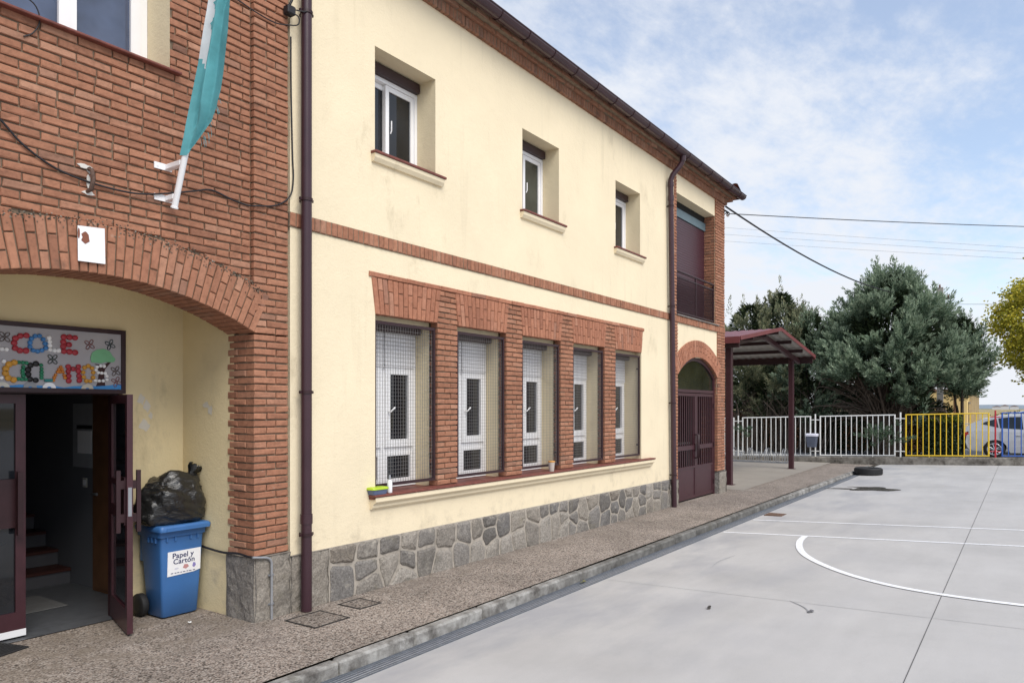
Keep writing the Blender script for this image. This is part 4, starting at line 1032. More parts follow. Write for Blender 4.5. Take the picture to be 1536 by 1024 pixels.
rows = [  # height on the pole (z), then sideways offsets of five columns from the pole
 (5.80, (-.07, .03, .06, .09, .12)), (5.30, (-.065, .03, .06, .095, .125)), (5.05, (-.06, .02, .055, .09, .13)), (4.88, (-.045, .02, .05, .09, .15)), (4.70, (-.035, .02, .055, .10, .18)), (4.55, (-.03, .03, .06, .11, .195)), (4.42, (-.03, .04, .07, .12, .205)), (4.30, (-.03, .04, .075, .13, .21)), (4.19, (-.03, .035, .08, .135, .205)), (4.09, (-.03, .03, .075, .125, .175)), (4.00, (-.028, .02, .05, .08, .11)), (3.92, (-.028, .01, .03, .04, .05)), (3.87, (-.028, .0, .012, .02, .028))]
dep = (-.03, -.01, -.10, -.05, -.14)
b = MB(); vs = []; NC = 17
def rowpt(z, offs, u):
    k = min(int(u*4), 3); f = u*4-k; f = f*f*(3-2*f)
    s_ = offs[k]*(1-f)+offs[k+1]*f; s_ *= 1.12 if s_ > .05 else 1; d = dep[k]*(1-f)+dep[k+1]*f+.008*math.sin(z*9+u*7)
    p = pole_pt(z); fl = max(.12, min(1, (z-3.86)/.35)); d = min(d*fl, -.028 if abs(s_) < .035 else 1); fl = 1
    return p+Vector((RX, RY, 0))*s_+Vector((math.cos(TH), math.sin(TH), 0))*d*fl
fine = []
for i in range(len(rows)-1):
    for q in range(4):
        t = q/4; fine.append((rows[i][0]*(1-t)+rows[i+1][0]*t, [a*(1-t)+c*t for a, c in zip(rows[i][1], rows[i+1][1])]))
fine.append(rows[-1])
for z, offs in fine:
    for c in range(NC): vs.append(rowpt(z, offs, c/(NC-1)))
fs = []; mi = []
for i in range(len(fine)-1):
    for c in range(NC-1):
        u = (c+.5)/(NC-1); zz = fine[i][0]
        white = u < .32 and zz > 4.60-(u/.32)*.16
        fs.append((i*NC+c, i*NC+c+1, (i+1)*NC+c+1, (i+1)*NC+c)); mi.append(1 if white else 0)
b.add(vs, fs, 0, True); b.I = mi
# frayed threads
for k in range(26):
    z = R.uniform(3.99, 4.3); offs = [c for zz, c in fine if abs(zz-z) < .05][0]; p = rowpt(z, offs, R.uniform(.75, 1)); q = p+Vector((RX*R.uniform(.0, .03), RY*R.uniform(0, .03), -R.uniform(.03, .09)))
    b.tube([p, (p+q)/2+Vector((.004, 0, 0)), q], .0016, 3)
def cloth_mat(name, col):
    m, nt, bb = newmat(name, .85, 0, .15); setc(nt, bb, ramp(nt, noise(nt, 9, 4), [(.3, tuple(v*.85 for v in col)), (.7, tuple(v*1.1 for v in col))])); bump(nt, bb, noise(nt, 400, 2), .15, .002); return m
M_teal = cloth_mat('teal_flag_cloth', (.135, .41, .45)); M_fwhite = cloth_mat('white_flag_cloth', (.70, .74, .77))
fl = b.build('cloth', [M_teal, M_fwhite], e, o, recalc=False)
b = MB()          # the teal emblem printed on the white field: scalloped leaves
def emb(zc, r, a0, a1, lobes, off=.5):
    P = []
    n = 40
    for k in range(n+1):
        a = a0+(a1-a0)*k/n; rr = r*(1-.22*abs(math.sin(lobes*(a-a0)/(a1-a0)*pi)))
        P.append((rr*math.cos(a), rr*math.sin(a)))
    return P
def onflag(du, dz, z0, u0):
    z = z0+dz; 
    offs = min(fine, key=lambda t: abs(t[0]-z))[1]; u = min(.31, max(.02, u0+du)); return rowpt(z, offs, u)+Vector((-math.cos(TH), -math.sin(TH), 0))*.006
for z0, r in ((5.10, .07), (4.93, .06), (4.79, .055)):
    c = onflag(0, 0, z0, .33); P = [onflag(-abs(x)*3.2, z_*1.0, z0, .335) for x, z_ in emb(0, r, pi/2, 3*pi/2, 4)]
    b.add([c]+P, [(0, k, k+1) for k in range(1, len(P))])
b.build('printed_emblem', M_teal, fl, o, recalc=False)
# --- torn paper, old insulator bracket, cables
b = MB(); y = WY-.022; b.prism([(2.600, y, 3.214), (2.790, y, 3.228), (2.795, y, 2.967), (2.603, y, 2.961)], (0, .004, 0))
e = thing('paper_notice', 'blank white paper notice stuck on the brick arch with a small torn brown patch', 'notice', (2.7, WY, 3.1)); b.build('sheet', M_paper, e, (2.7, WY, 3.1))
b = MB(); P = [(2.652+.026*math.cos(2*pi*k/12)*(1+.35*math.sin(3*k)), y-.002, 3.135+.045*math.sin(2*pi*k/12)) for k in range(12)]; b.add(P, [tuple(range(12))])
P = [(2.607+.008*math.cos(2*pi*k/8), y-.002, 3.16+.04*math.sin(2*pi*k/8)) for k in range(8)]; b.add(P, [tuple(range(8))]); b.build('torn_patch', plain('paper_tear', (.22, .08, .05), .9), e, (2.7, WY, 3.1))
e = thing('wall_bracket', 'old rusty wall bracket with white plaster smears on the brick above the arch', 'bracket', (2.70, FY, 3.57)); o = (2.70, FY, 3.57)
b = MB(); b.tube([(2.70, FY, 3.655), (2.705, FY-.045, 3.645), (2.715, FY-.055, 3.58), (2.70, FY-.05, 3.50), (2.69, FY, 3.485)], [.012, .016, .014, .018, .012], 8); b.build('iron_arm', plain('rusty_arm', (.10, .06, .045), .9, var=.5, scale=60), e, o)
b = MB()
for (x, z, w, h) in ((2.68, 3.668, .05, .018), (2.715, 3.65, .025, .022), (2.70, 3.56, .013, .05), (2.70, 3.48, .045, .014)):
    P = [(x+w*math.cos(2*pi*k/11)*R.uniform(.7, 1.3), FY-.008, z+h*math.sin(2*pi*k/11)*R.uniform(.7, 1.3)) for k in range(11)]; b.prism(P, (0, .008, 0))
b.build('plaster_smear', plain('smear', (.62, .60, .56), .9), e, o)
def smooth(P, n=5):
    r = []; P = [Vector(p) for p in P]
    for i in range(len(P)-1):
        a, b_, c, d = P[max(i-1, 0)], P[i], P[i+1], P[min(i+2, len(P)-1)]
        for k in range(n):
            t = k/n; r.append(.5*((2*b_)+(c-a)*t+(2*a-5*b_+4*c-d)*t*t+(3*b_-a-3*c+d)*t**3))
    return r+[P[-1]]
cab = [(1.2, 4.55), (1.7, 4.22), (2.125, 3.838), (2.245, 3.722), (2.391, 3.634), (2.544, 3.581), (2.777, 3.553), (3.027, 3.553), (3.241, 3.599), (3.527, 3.689), (3.698, 3.741), (3.903, 3.704), (4.06, 3.693)]
b = MB(); b.tube(smooth([(x, FY-.013-.012*(abs(x-3.2) < .35), z) for x, z in cab]+[(4.11, WY-.02, 3.693), (4.325, WY-.012, 3.747), (4.474, WY-.014, 3.861), (4.515, WY-.015, 4.027), (4.508, WY-.012, 4.273), (4.492, WY-.012, 4.887), (4.49, WY-.012, 5.35)]), .0075, 6)
tag(b.build('wall_cable', M_cable, None, (2.7, FY, 3.55)), 'black cable looping across the brick wall under the flag bracket', 'cable')
e = thing('cable_clamp', 'black cable clamp with looped wires at the top of the near downpipe', 'clamp', (4.46, WY, 5.52)); o = (4.46, WY, 5.52)
b = MB(); b.cbox(4.40, 4.49, WY-.09, WY-.01, 5.52, 5.60, .01); b.tube([(4.44, WY-.05, 5.60), (4.46, WY-.08, 5.68), (4.50, WY-.06, 5.70)], .012, 6); b.build('clamp_body', M_cable, e, o)
b = MB(); b.tube(smooth([(4.42, WY-.05, 5.54), (4.50, WY-.10, 5.52), (4.51, WY-.09, 5.45), (4.44, WY-.04, 5.43), (4.30, WY-.02, 5.40), (4.10, WY-.016, 5.41), (3.95, FY-.015, 5.46), (3.6, FY-.013, 5.49)]), .006, 5)
b.tube(smooth([(4.46, WY-.06, 5.58), (4.56, WY-.13, 5.58), (4.62, WY-.12, 5.66), (4.55, WY-.04, 5.80)]), .006, 5); b.build('loose_wire', M_cable, e, o)
e = thing('cable_coil', 'small black coil of cable on the brick beside the upper left window sill', 'cable', (2.15, FY, 4.72)); o = (2.15, FY, 4.72)
b = MB(); b.tube([(2.145+.035*math.cos(t*.6), FY-.03-.003*t*.3, 4.735+.035*math.sin(t*.6)) for t in range(30)], .011, 6); b.build('coil', M_cable, e, o)
b = MB(); b.tube(smooth([(2.18, FY-.03, 4.74), (2.33, FY-.02, 4.70), (2.37, FY-.014, 4.60), (2.33, FY-.012, 4.50), (2.27, FY-.012, 4.45)]), .005, 5); b.build('tail', M_cable, e, o)
e = thing('alcove_lamp', 'small black dome lamp under the arch at the left edge', 'lamp', (2.12, 5.9, 2.83)); o = (2.12, 5.9, 2.83)
b = MB(); b.lathe((2.10, 5.80, 2.80), [(.0, -.055), (.025, -.05), (.04, -.03), (.045, 0), (.045, .06)], 16); b.build('dome', M_black, e, o); b = MB(); b.lathe((2.10, 5.80, 2.86), [(.052, 0), (.052, .012)], 16); b.build('base_ring', M_maroon_d, e, o)
# conduit round the entrance plinth
b = MB(); b.tube(smooth([(4.09, 6.70, .66), (4.085, 6.5, .615), (4.082, 6.31, .592), (4.078, 6.04, .578), (4.055, 5.80, .60), (4.05, 5.64, .59), (4.07, 5.572, .585)]), .011, 8)
e = thing('electrical_conduit', 'grey metal conduit bent down over the granite plinth of the entrance pillar', 'conduit', (4.24, WY, 0)); o = (4.24, WY, 0); b.build('cable', M_cable, e, o)
b = MB(); b.tube(smooth([(4.05, 5.574, .588), (4.13, 5.574, .575), (4.205, 5.574, .56), (4.242, 5.574, .525), (4.25, 5.574, .46), (4.25, 5.574, .2), (4.25, 5.574, .0)]), .012, 10); b.build('pipe', plain('grey_conduit', (.36, .37, .39), .4, .5), e, o)
b = MB()
for z in (.14, .40): b.tube([(4.25, 5.574, z-.008), (4.25, 5.574, z+.008)], .016, 10); b.box(4.22, 4.28, 5.578, 5.59, z-.008, z+.008)
b.build('saddle_clip', M_greymetal, e, o)
# --- paper recycling bin
BX, BYc = 3.855, 6.515
e = thing('wheelie_bin', 'blue plastic wheelie bin for paper with a white printed label', 'bin', (BX, BYc, 0)); o = (BX, BYc, 0)
mbin = plain('blue_bin_plastic', (.045, .145, .37), .42, 0, .45, .08, 5, .15, 220)
b = MB()
def ring(z, x0, x1, y0, y1, r=.03):
    P = []
    for (cx, cy, a0) in ((x1-r, y0+r, -pi/2), (x1-r, y1-r, 0), (x0+r, y1-r, pi/2), (x0+r, y0+r, pi)):
        for k in range(5): a = a0+pi/2*k/4; P.append((cx+r*math.cos(a), cy+r*math.sin(a), z))
    return P
def loft(b, rings, mi=0, caps_=True, sm=True):
    n = len(rings[0]); vs = [p for r in rings for p in r]
    b.add(vs, [(i*n+k, i*n+(k+1) % n, (i+1)*n+(k+1) % n, (i+1)*n+k) for i in range(len(rings)-1) for k in range(n)], mi, sm)
    if caps_: b.add(rings[0], [tuple(range(n))], mi); b.add(rings[-1], [tuple(range(n))], mi)
loft(b, [ring(.012, 3.69, 4.02, 6.375, 6.62), ring(.02, 3.68, 4.03, 6.365, 6.63), ring(.30, 3.665, 4.045, 6.35, 6.65), ring(.70, 3.645, 4.065, 6.332, 6.675), ring(.745, 3.64, 4.07, 6.33, 6.68)])
loft(b, [ring(.742, 3.625, 4.082, 6.312, 6.70), ring(.795, 3.62, 4.085, 6.308, 6.705)])
for x in (3.70, 3.78, 3.93, 4.0): b.box(x-.008, x+.008, 6.318, 6.345, .70, .744)
for yq in (6.40, 6.46, 6.52): b.box(3.628, 3.645, yq-.008, yq+.008, .69, .744)
b.box(3.66, 4.05, 6.65, 6.70, .50, .74)
b.build('body', mbin, e, o)
b = MB(); loft(b, [ring(.797, 3.605, 4.10, 6.262, 6.71), ring(.832, 3.602, 4.103, 6.258, 6.712), ring(.848, 3.615, 4.09, 6.275, 6.70)]); b.box(3.66, 4.05, 6.255, 6.262, .80, .83)
b.build('lid', mbin, e, o)
for x in (3.63, 4.075):
    b = MB(); b.lathe((x-.03, 6.645, .105), [(.04, 0), (.10, 0), (.105, .01), (.105, .05), (.10, .06), (.04, .06)], 20, 'x'); b.build('wheel', M_black, e, o)
b = MB(); b.tube([(3.68, 6.70, .76), (3.68, 6.728, .78), (4.03, 6.728, .78), (4.03, 6.70, .76)], .014, 8); b.build('handle', mbin, e, o)
b = MB(); ly = lambda z: 6.35-.045*(z-.3)-.004
Lq = [(3.713, .602), (4.036, .606), (4.036, .405), (3.97, .39), (3.713, .380)]
b.prism([(x, ly(z), z) for x, z in Lq], (0, .003, 0)); lb = b.build('label', M_paper, e, o)
def text_part(name, body, x, z, size, mat_, parent, o, yf, off=.0015, shear=0., rot=0., sx=1.):
    cu = bpy.data.curves.new(name, 'FONT'); cu.body = body; cu.size = size; cu.offset = off; cu.extrude = .0008; cu.shear = shear; cu.space_character = 1.03
    ob = bpy.data.objects.new(name, cu); C.objects.link(ob)
    dg = bpy.context.evaluated_depsgraph_get(); me = bpy.data.meshes.new_from_object(ob.evaluated_get(dg)); bpy.data.objects.remove(ob)
    ca, sa = math.cos(rot), math.sin(rot)
    for v in me.vertices:
        X, Z = v.co.x*sx, v.co.y; X, Z = X*ca-Z*sa, X*sa+Z*ca; zz = z+Z
        v.co = (x+X-o[0], yf(zz)-.001-v.co.z-o[1], zz-o[2])
    me.materials.clear(); me.materials.append(mat_); me.name = name
    t = bpy.data.objects.new(name, me); C.objects.link(t); t.parent = parent; return t
M_ink = plain('navy_ink', (.012, .02, .10), .6)
text_part('lettering', 'Papel y', 3.755, .540, .066, M_ink, lb, o, ly, .0008, 0, .01, 1.08)
text_part('lettering', 'Cartón', 3.765, .486, .066, M_ink, lb, o, ly, .0008, 0, .01, 1.08)
for (x, z, w, h, c) in ((3.89, .450, .03, .022, (.50, .25, .25)), (3.972, .452, .018, .024, (.25, .22, .5)), (3.80, .444, .022, .010, (.6, .6, .68))):
    b = MB(); b.prism([(x-w, ly(z), z-h*.4), (x, ly(z-h), z-h), (x+w, ly(z), z-h*.2), (x+w*.6, ly(z+h), z+h*.8), (x-w*.5, ly(z+h), z+h)], (0, -.0012, 0)); b.build('printed_picture', plain('print_col', c, .6), lb, o)
b = MB(); x = 3.745
while x < 3.99: w = R.uniform(.012, .026); b.box(x, x+w, ly(.405)-.002, ly(.405), .402, .408); x += w+R.uniform(.006, .016)
b.build('small_print', M_ink, lb, o)
# --- the rubbish bag lying on the lid
def bag():
    bm = bmesh.new(); bmesh.ops.create_icosphere(bm, subdivisions=5, radius=1)
    rr = random.Random(5)
    from mathutils import noise as nz_
    for v in bm.verts:
        p = v.co.copy(); a = math.atan2(p.y, p.x)
        sx, sy, sz = .305, .205, .25
        q = Vector((p.x*sx, p.y*sy, p.z*sz))
        if p.z < 0: q.z *= .92
        q.x *= 1+.10*min(0, p.z)*-1
        # flat bottom on the lid, bulges, then pleats
        q.x += .05*nz_.noise(p*1.3+Vector((3, 1, 2))); q.z += .07*nz_.noise(p*1.1+Vector((7, 0, 1)))
        w1 = nz_.noise(p*1.6+Vector((5, 5, 1)))*.5
        cr1 = 1-2*abs(nz_.noise(Vector((p.x*2.0+w1, p.y*2.0, p.z*4.6+p.x*1.2))+Vector((2, 9, 4))))
        cr2 = 1-2*abs(nz_.noise(Vector((p.x*5+p.z*3, p.y*5-p.z*2, p.z*9))+Vector((8, 1, 3))))
        d = .026*nz_.noise(p*1.8)+.017*max(cr1, 0)**2.2+.010*max(cr2, 0)**2
        q += p.normalized()*d
        if p.x > .45 and p.z > .55: q += Vector((.06, 0, .10))*min(1, (p.x-.45)*3)*min(1, (p.z-.55)*4)
        q += Vector((0, 0, .21)); q.z = max(q.z, .002+.006*nz_.noise(p*6))
        if q.z < .12: q += Vector((p.x, p.y, 0))*.045*(1-q.z/.12)
        q.x = min(q.x, .25)
        v.co = q*1.0
    for f in bm.faces: f.smooth = True
    me = bpy.data.meshes.new('rubbish_bag'); bm.to_mesh(me); bm.free()
    m, nt, bb = newmat('black_bag_plastic', .24, 0, .75); bb.inputs['Base Color'].default_value = (.012, .012, .012, 1)
    n1 = nd(nt, 'ShaderNodeTexNoise', Scale=9., Detail=5., Roughness=.6, Distortion=1.5); nt.links.new(stretch(nt, 1, 1, 2.6), n1.inputs['Vector'])
    bump(nt, bb, n1.outputs['Fac'], .55, .02); me.materials.append(m)
    ob = bpy.data.objects.new('rubbish_bag', me); C.objects.link(ob); ob.location = (3.835, 6.475, .850)
    b = MB(); rings = []; ax = Vector((.45, -.15, .88)).normalized(); a1 = ax.cross(Vector((0, 1, 0))).normalized(); a2 = ax.cross(a1)
    for h, r_ in ((-.05, .07), (0., .035), (.02, .022), (.05, .035), (.085, .055), (.115, .062)):
        c = Vector((.165, -.02, .41))+ax*h
        rings.append([c+(a1*math.cos(2*pi*k/26)+a2*math.sin(2*pi*k/26)*.7)*r_*(1+.30*math.sin(k*2.9+h*20)*(1 if h > 0 else .4))+ax*(.018*math.sin(k*1.7) if h > .08 else 0) for k in range(26)])
    loft(b, rings, 0, False); nk = b.build('bag_neck', m, None, (0, 0, 0)); nk.parent = ob
    tag(ob, 'full crumpled black rubbish bag lying on the blue bin lid', 'rubbish bag')
bag()
# --- things left on the window sill
e = thing('lunch_box', 'small plastic lunch box with a lime green lid on the window sill', 'lunch box', (5.585, 5.585, .998)); o = (5.585, 5.585, .998)
b = MB(); loft(b, [ring(.999, 5.49, 5.68, 5.535, 5.64, .02), ring(1.05, 5.475, 5.695, 5.525, 5.65, .025)]); b.build('box', plain('blue_tub', (.10, .13, .22), .3), e, o)
b = MB(); loft(b, [ring(1.051, 5.465, 5.705, 5.518, 5.657, .03), ring(1.068, 5.465, 5.705, 5.518, 5.657, .03), ring(1.076, 5.48, 5.69, 5.53, 5.645, .03)]); b.build('lid', plain('lime_lid', (.38, .52, .02), .35), e, o)
e = thing('spray_bottle', 'slim white plastic bottle standing beside the lunch box', 'bottle', (5.76, 5.58, .998)); o = (5.76, 5.58, .998)
b = MB(); b.lathe((5.765, 5.58, .999), [(.026, 0), (.028, .01), (.028, .10), (.022, .125), (.012, .14)], 16); b.build('bottle', M_pvc, e, o); b = MB(); b.lathe((5.765, 5.58, 1.139), [(.013, 0), (.013, .03), (.008, .05)], 12); b.build('nozzle', plain('grey_nozzle', (.3, .3, .33), .4), e, o)
e = thing('plastic_cup', 'clear plastic cup with an orange rim on the window sill', 'cup', (9.03, 5.56, .998)); o = (9.03, 5.56, .998)
b = MB(); b.lathe((9.03, 5.56, .999), [(.035, 0), (.036, .004), (.048, .13)], 18); b.build('cup', plain('cup_plastic', (.50, .44, .40), .25), e, o); b = MB(); b.lathe((9.03, 5.56, 1.129), [(.05, 0), (.052, .008), (.05, .018), (.0, .02)], 18); b.build('lid', plain('orange_lid', (.55, .26, .05), .4), e, o)
# ================================================================= SHELTER, BIKE RACK, TYRE
e = thing('shelter', 'open maroon steel shelter with a low gabled roof beside the school end wall', 'shelter', (21.4, 8, 0)); o = (21.4, 8, 0)
NX, RX_, FX = 17.8, 21.4, 25.5; EZ, RZ, FZ = 3.60, 4.12, 3.59; Y0, Y1 = 5.62, 13.
def rz(x): return EZ+(RZ-EZ)*(x-NX)/(RX_-NX) if x < RX_ else RZ+(FZ-RZ)*(x-RX_)/(FX-RX_)
for x, y in ((18.18, 6.02), (24.86, 6.2), (18.18, 11.6), (24.86, 11.6)):
    b = MB(); b.cbox(x-.075, x+.075, y-.075, y+.075, PKX(x)-.02, rz(x)-.19, .01); b.cbox(x-.12, x+.12, y-.12, y+.12, PKX(x)+.0, PKX(x)+.015, .003); b.build('post', M_maroon, e, o)
def beam(b, p, q, w, h):
    p, q = Vector(p), Vector(q); t = (q-p).normalized(); s_ = t.cross(Vector((0, 0, 1))).normalized()*w/2; u = s_.cross(t).normalized()*h/2
    if u.z < 0: u = -u
    P = [p+s_+u, p-s_+u, p-s_-u, p+s_-u]; Q = [v+(q-p) for v in P]; b.add(P+Q, [(0, 1, 2, 3), (4, 5, 6, 7)]+[(k, (k+1) % 4, 4+(k+1) % 4, 4+k) for k in range(4)])
for y in (6.1, 11.6):
    b = MB(); d_ = -.17; beam(b, (NX+.02, y, EZ+d_), (RX_, y, RZ+d_), .09, .14); beam(b, (RX_, y, RZ+d_), (FX-.05, y, FZ+d_), .09, .14); b.build('rafter', M_maroon, e, o)
for x in (NX+.06, 19.0, 20.2, 21.35, 22.75, 24.1, FX-.08):
    b = MB(); hh = .20 if x in (NX+.06, FX-.08) else .10; beam(b, (x, Y0+.05, rz(x)-.035-hh/2), (x, Y1, rz(x)-.035-hh/2), .07, hh); b.build('purlin', M_maroon_d, e, o)
b = MB(); n = 8; 
def sheet(x0, x1, dz, m_, nm):
    b = MB(); y = Y0; k = 0; vs = []; ys_ = []
    while y <= Y1+.01: ys_.append(y); y += .06
    for j, y in enumerate(ys_):
        hz = .018 if (j % 4) in (1, 2) else 0
        for x in (x0, x1): vs.append((x, y, rz(x)+hz+dz))
    b.add(vs, [(2*j, 2*j+1, 2*j+3, 2*j+2) for j in range(len(ys_)-1)]); return b.build(nm, m_, e, o)
M_roofsheet = plain('red_roof_sheet', (.17, .045, .048), .45, .1, .5, .2, 1.5); M_under = plain('grey_sheet_underside', (.34, .33, .315), .6, 0, .4, .06, 2)
for x0, x1 in ((NX-.04, RX_), (RX_, FX+.04)):
    sheet(x0, x1, .012, M_roofsheet, 'roof_sheet'); sheet(x0, x1, -.004, M_under, 'roof_underside')
b = MB(); beam(b, (NX-.04, Y0-.012, EZ-.01), (RX_, Y0-.012, RZ+.0), .02, .10); beam(b, (RX_, Y0-.012, RZ), (FX+.04, Y0-.012, FZ-.01), .02, .10); b.box(NX-.07, NX-.045, Y0, Y1, EZ-.13, EZ+.03); b.box(FX+.045, FX+.07, Y0, Y1, FZ-.10, FZ+.03); b.build('fascia', M_roofsheet, e, o)
# bicycle stand: hoops on two rails
bx = 27.6; bz = PKX(27.6)
e = thing('bicycle_rack', 'low galvanised bicycle rack with paired hoops in front of the white fence', 'bicycle rack', (bx, 8, bz)); o = (bx, 8, bz)
b = MB()
for x in (bx-.25, bx+.25): b.tube([(x, 6.95, bz+.02), (x, 9.3, bz+.02)], .02, 8)
b.build('base_rail', M_greymetal, e, o)
y = 7.1
k = 0
while y < 9.3:
    h = .50 if k % 2 == 0 else .34
    for dy in (-.035, .035):
        b = MB(); b.tube(smooth([(bx-.22, y+dy, bz+.03), (bx-.22, y+dy, bz+h*.7), (bx-.12, y+dy, bz+h), (bx+.1, y+dy, bz+h), (bx+.22, y+dy, bz+h*.7), (bx+.22, y+dy, bz+.03)], 4), .012, 6); b.build('hoop', M_greymetal, e, o)
    y += .31; k += 1
# tyre lying at the end of the kerb
e = thing('car_tyre', 'old black car tyre lying flat on the concrete at the end of the kerb', 'tyre', (24.4, 3.85, yz(3.85))); o = (24.4, 3.85, yz(3.85))
b = MB(); z0 = yz(3.85)+.002
b.lathe((24.4, 3.85, z0), [(.24, .03), (.30, .005), (.355, .0), (.385, .03), (.39, .06), (.39, .16), (.385, .19), (.355, .215), (.30, .21), (.24, .19), (.235, .17), (.235, .05), (.24, .03)], 36); b.build('sidewall', M_black, e, o)
b = MB()
for k in range(36):
    a = 2*pi*k/36
    for zz in (.045, .12): c, s_ = math.cos(a+zz), math.sin(a+zz); p = Vector((24.4+.393*c, 3.85+.393*s_, z0+zz+.03)); t = Vector((-s_, c, 0))*.024; b.quad(p-t-Vector((0, 0, .03)), p+t-Vector((0, 0, .03)), p+t+Vector((0, 0, .03)), p-t+Vector((0, 0, .03)))
b.build('tread', M_black, e, o)
# ================================================================= FENCE
def fz(y): return .09+.0255*(6.94-y)      # top of the base wall, rising to the right
b = MB(); ys_ = [-12+i*1.0 for i in range(25)]
rw = random.Random(3)
vs = []
for y in ys_:
    t = fz(y); j = rw.uniform(-.012, .012)
    for dx, z in ((-.13+j, -.5), (-.125+j, t-.02), (-.105, t), (.12, t), (.12, -.5)): vs.append((fx(y)+dx, y, z))
b.add(vs, [(i*5+k, i*5+k+1, (i+1)*5+k+1, (i+1)*5+k) for i in range(len(ys_)-1) for k in range(4)])
tag(b.build('fence_base_wall', M_base, None, (29.3, 2, 0)), 'low weathered concrete wall carrying the coloured fence', 'low wall')
def fpt(y, z, d=0): return (fx(y)+d, y, z)
def fbar(b, y0, z0, y1, z1, r): b.tube([fpt(y0, z0), fpt(y1, z1)], r, 6, 0, True, False)
def panel(ya, yb, m, label, zb=None):
    za, zb_ = fz(ya)+.05, fz(yb)+.05; h = 1.44; ym = (ya+yb)/2
    e = thing('bar_fence', label, 'fence', fpt(ym, fz(ym)), 'coloured bar fence panels'); o = e.location[:]
    b = MB(); fbar(b, ya, za, yb, zb_, .023); fbar(b, ya, za+h, yb, zb_+h, .023); fbar(b, ya, za-.02, ya, za+h+.02, .025); fbar(b, yb, zb_-.02, yb, zb_+h+.02, .025); b.build('frame', m, e, o)
    for k in range(1, 14):
        t = k/14; y = ya+(yb-ya)*t; z = za+(zb_-za)*t; b = MB(); fbar(b, y, z, y, z+h, .015); b.build('bar', m, e, o)
    for t in (.29, .71):
        y = ya+(yb-ya)*t; b = MB(); fbar(b, y, fz(y)-.01, y, fz(y)+.06, .022); b.build('foot', m, e, o)
def fpost(y, m, label):
    e = thing('fence_post', label, 'fence post', fpt(y, fz(y)), 'posts between the fence panels'); o = e.location[:]
    b = MB(); fbar(b, y, fz(y)-.03, y, fz(y)+1.58, .026); b.build('post', m, e, o)
    for z in (.20, 1.36): b = MB(); fbar(b, y-.15, fz(y)+z, y+.15, fz(y)+z, .017); b.build('connector', m, e, o)
panel(11.83, 9.37, M_white, 'white bar fence panel furthest left, mostly hidden behind the shelter post and school corner')
panel(9.03, 6.57, M_white, 'white bar fence panel behind the bicycle rack and the shelter post')
panel(6.23, 3.78, M_white, 'white bar fence panel right of the grey litter bin, with conifer growing through')
panel(3.43, .98, M_yellow, 'yellow bar fence panel beside the parked silver car')
panel(.60, -1.85, M_blue, 'blue bar fence panel in front of the silver car doors')
fpost(9.20, M_white, 'white fence post beside the shelter post near the bicycle rack'); fpost(6.40, M_white, 'white fence post that carries the grey litter bin')
fpost(3.60, M_white, 'white fence post next to the yellow panel'); fpost(.79, M_red, 'red fence post between the yellow and blue panels')
# litter bin hung on the fence post
yb = 6.48; xb = fx(yb)-.18; zb = .46
e = thing('litter_bin', 'grey blue plastic litter bin with a white liner hung on a white fence post', 'litter bin', (xb, yb, zb)); o = (xb, yb, zb)
b = MB(); loft(b, [ring(zb, xb-.12, xb+.12, yb-.15, yb+.15, .03), ring(zb+.42, xb-.15, xb+.15, yb-.19, yb+.19, .03)]); b.box(xb+.13, xb+.17, yb-.04, yb+.04, zb+.2, zb+.42); b.build('body', plain('bin_greyblue', (.085, .10, .145), .5), e, o)
b = MB(); loft(b, [ring(zb+.40, xb-.16, xb+.16, yb-.20, yb+.20, .03), ring(zb+.47, xb-.165, xb+.165, yb-.215, yb+.205, .04), ring(zb+.50, xb-.15, xb+.15, yb-.20, yb+.19, .04), ring(zb+.40, xb-.13, xb+.13, yb-.17, yb+.17, .03)], 0, False); b.build('liner', plain('white_liner', (.68, .68, .78), .5), e, o)
# ================================================================= VEGETATION
def leaf_mat(name, stops, rough=.75, trans=.0, sub=None):
    m, nt, b = newmat(name, rough, 0, .2)
    c = ramp(nt, rnd(nt), stops)
    c = mix(nt, 1., c, ramp(nt, noise(nt, .9, 3), [(.3, .75), (.7, 1.25)]), 'MULTIPLY')
    setc(nt, b, c)
    if trans:
        t = nd(nt, 'ShaderNodeBsdfTranslucent'); nt.links.new(c, t.inputs[0])
        ms = nd(nt, 'ShaderNodeMixShader', None, i0=trans, i1=b.outputs[0], i2=t.outputs[0]); nt.links.new(ms.outputs[0], nt.nodes['Material Output'].inputs[0])
    return m
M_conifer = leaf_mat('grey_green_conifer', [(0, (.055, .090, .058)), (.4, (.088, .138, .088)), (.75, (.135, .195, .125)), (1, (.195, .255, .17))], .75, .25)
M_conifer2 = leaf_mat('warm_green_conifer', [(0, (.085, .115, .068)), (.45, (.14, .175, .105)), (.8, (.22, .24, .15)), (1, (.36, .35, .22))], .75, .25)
M_lit_tip = leaf_mat('lit_conifer_tip', [(0, (.19, .26, .175)), (.5, (.275, .35, .24)), (1, (.37, .44, .31))], .75, .2)  # light on the spray ends put into the leaf colour
M_lit_tip2 = leaf_mat('lit_warm_conifer_tip', [(0, (.17, .20, .12)), (.5, (.25, .27, .16)), (1, (.40, .37, .23))], .75, .2)  # lit spray ends of the warm trees, also put into the colour
M_shadeleaf = leaf_mat('shade_dark_leaf', [(0, (.022, .036, .018)), (.5, (.035, .055, .025)), (1, (.06, .08, .035))], .75, .15)  # shade put into the leaf colour: crown gaps, hedge sides, dark leaf masses
M_hedge_lit = leaf_mat('sunlit_hedge_top', [(0, (.05, .08, .015)), (.5, (.11, .14, .025)), (1, (.20, .22, .04))], .7, .3)  # sunlight on the hedge top put into the leaf colour
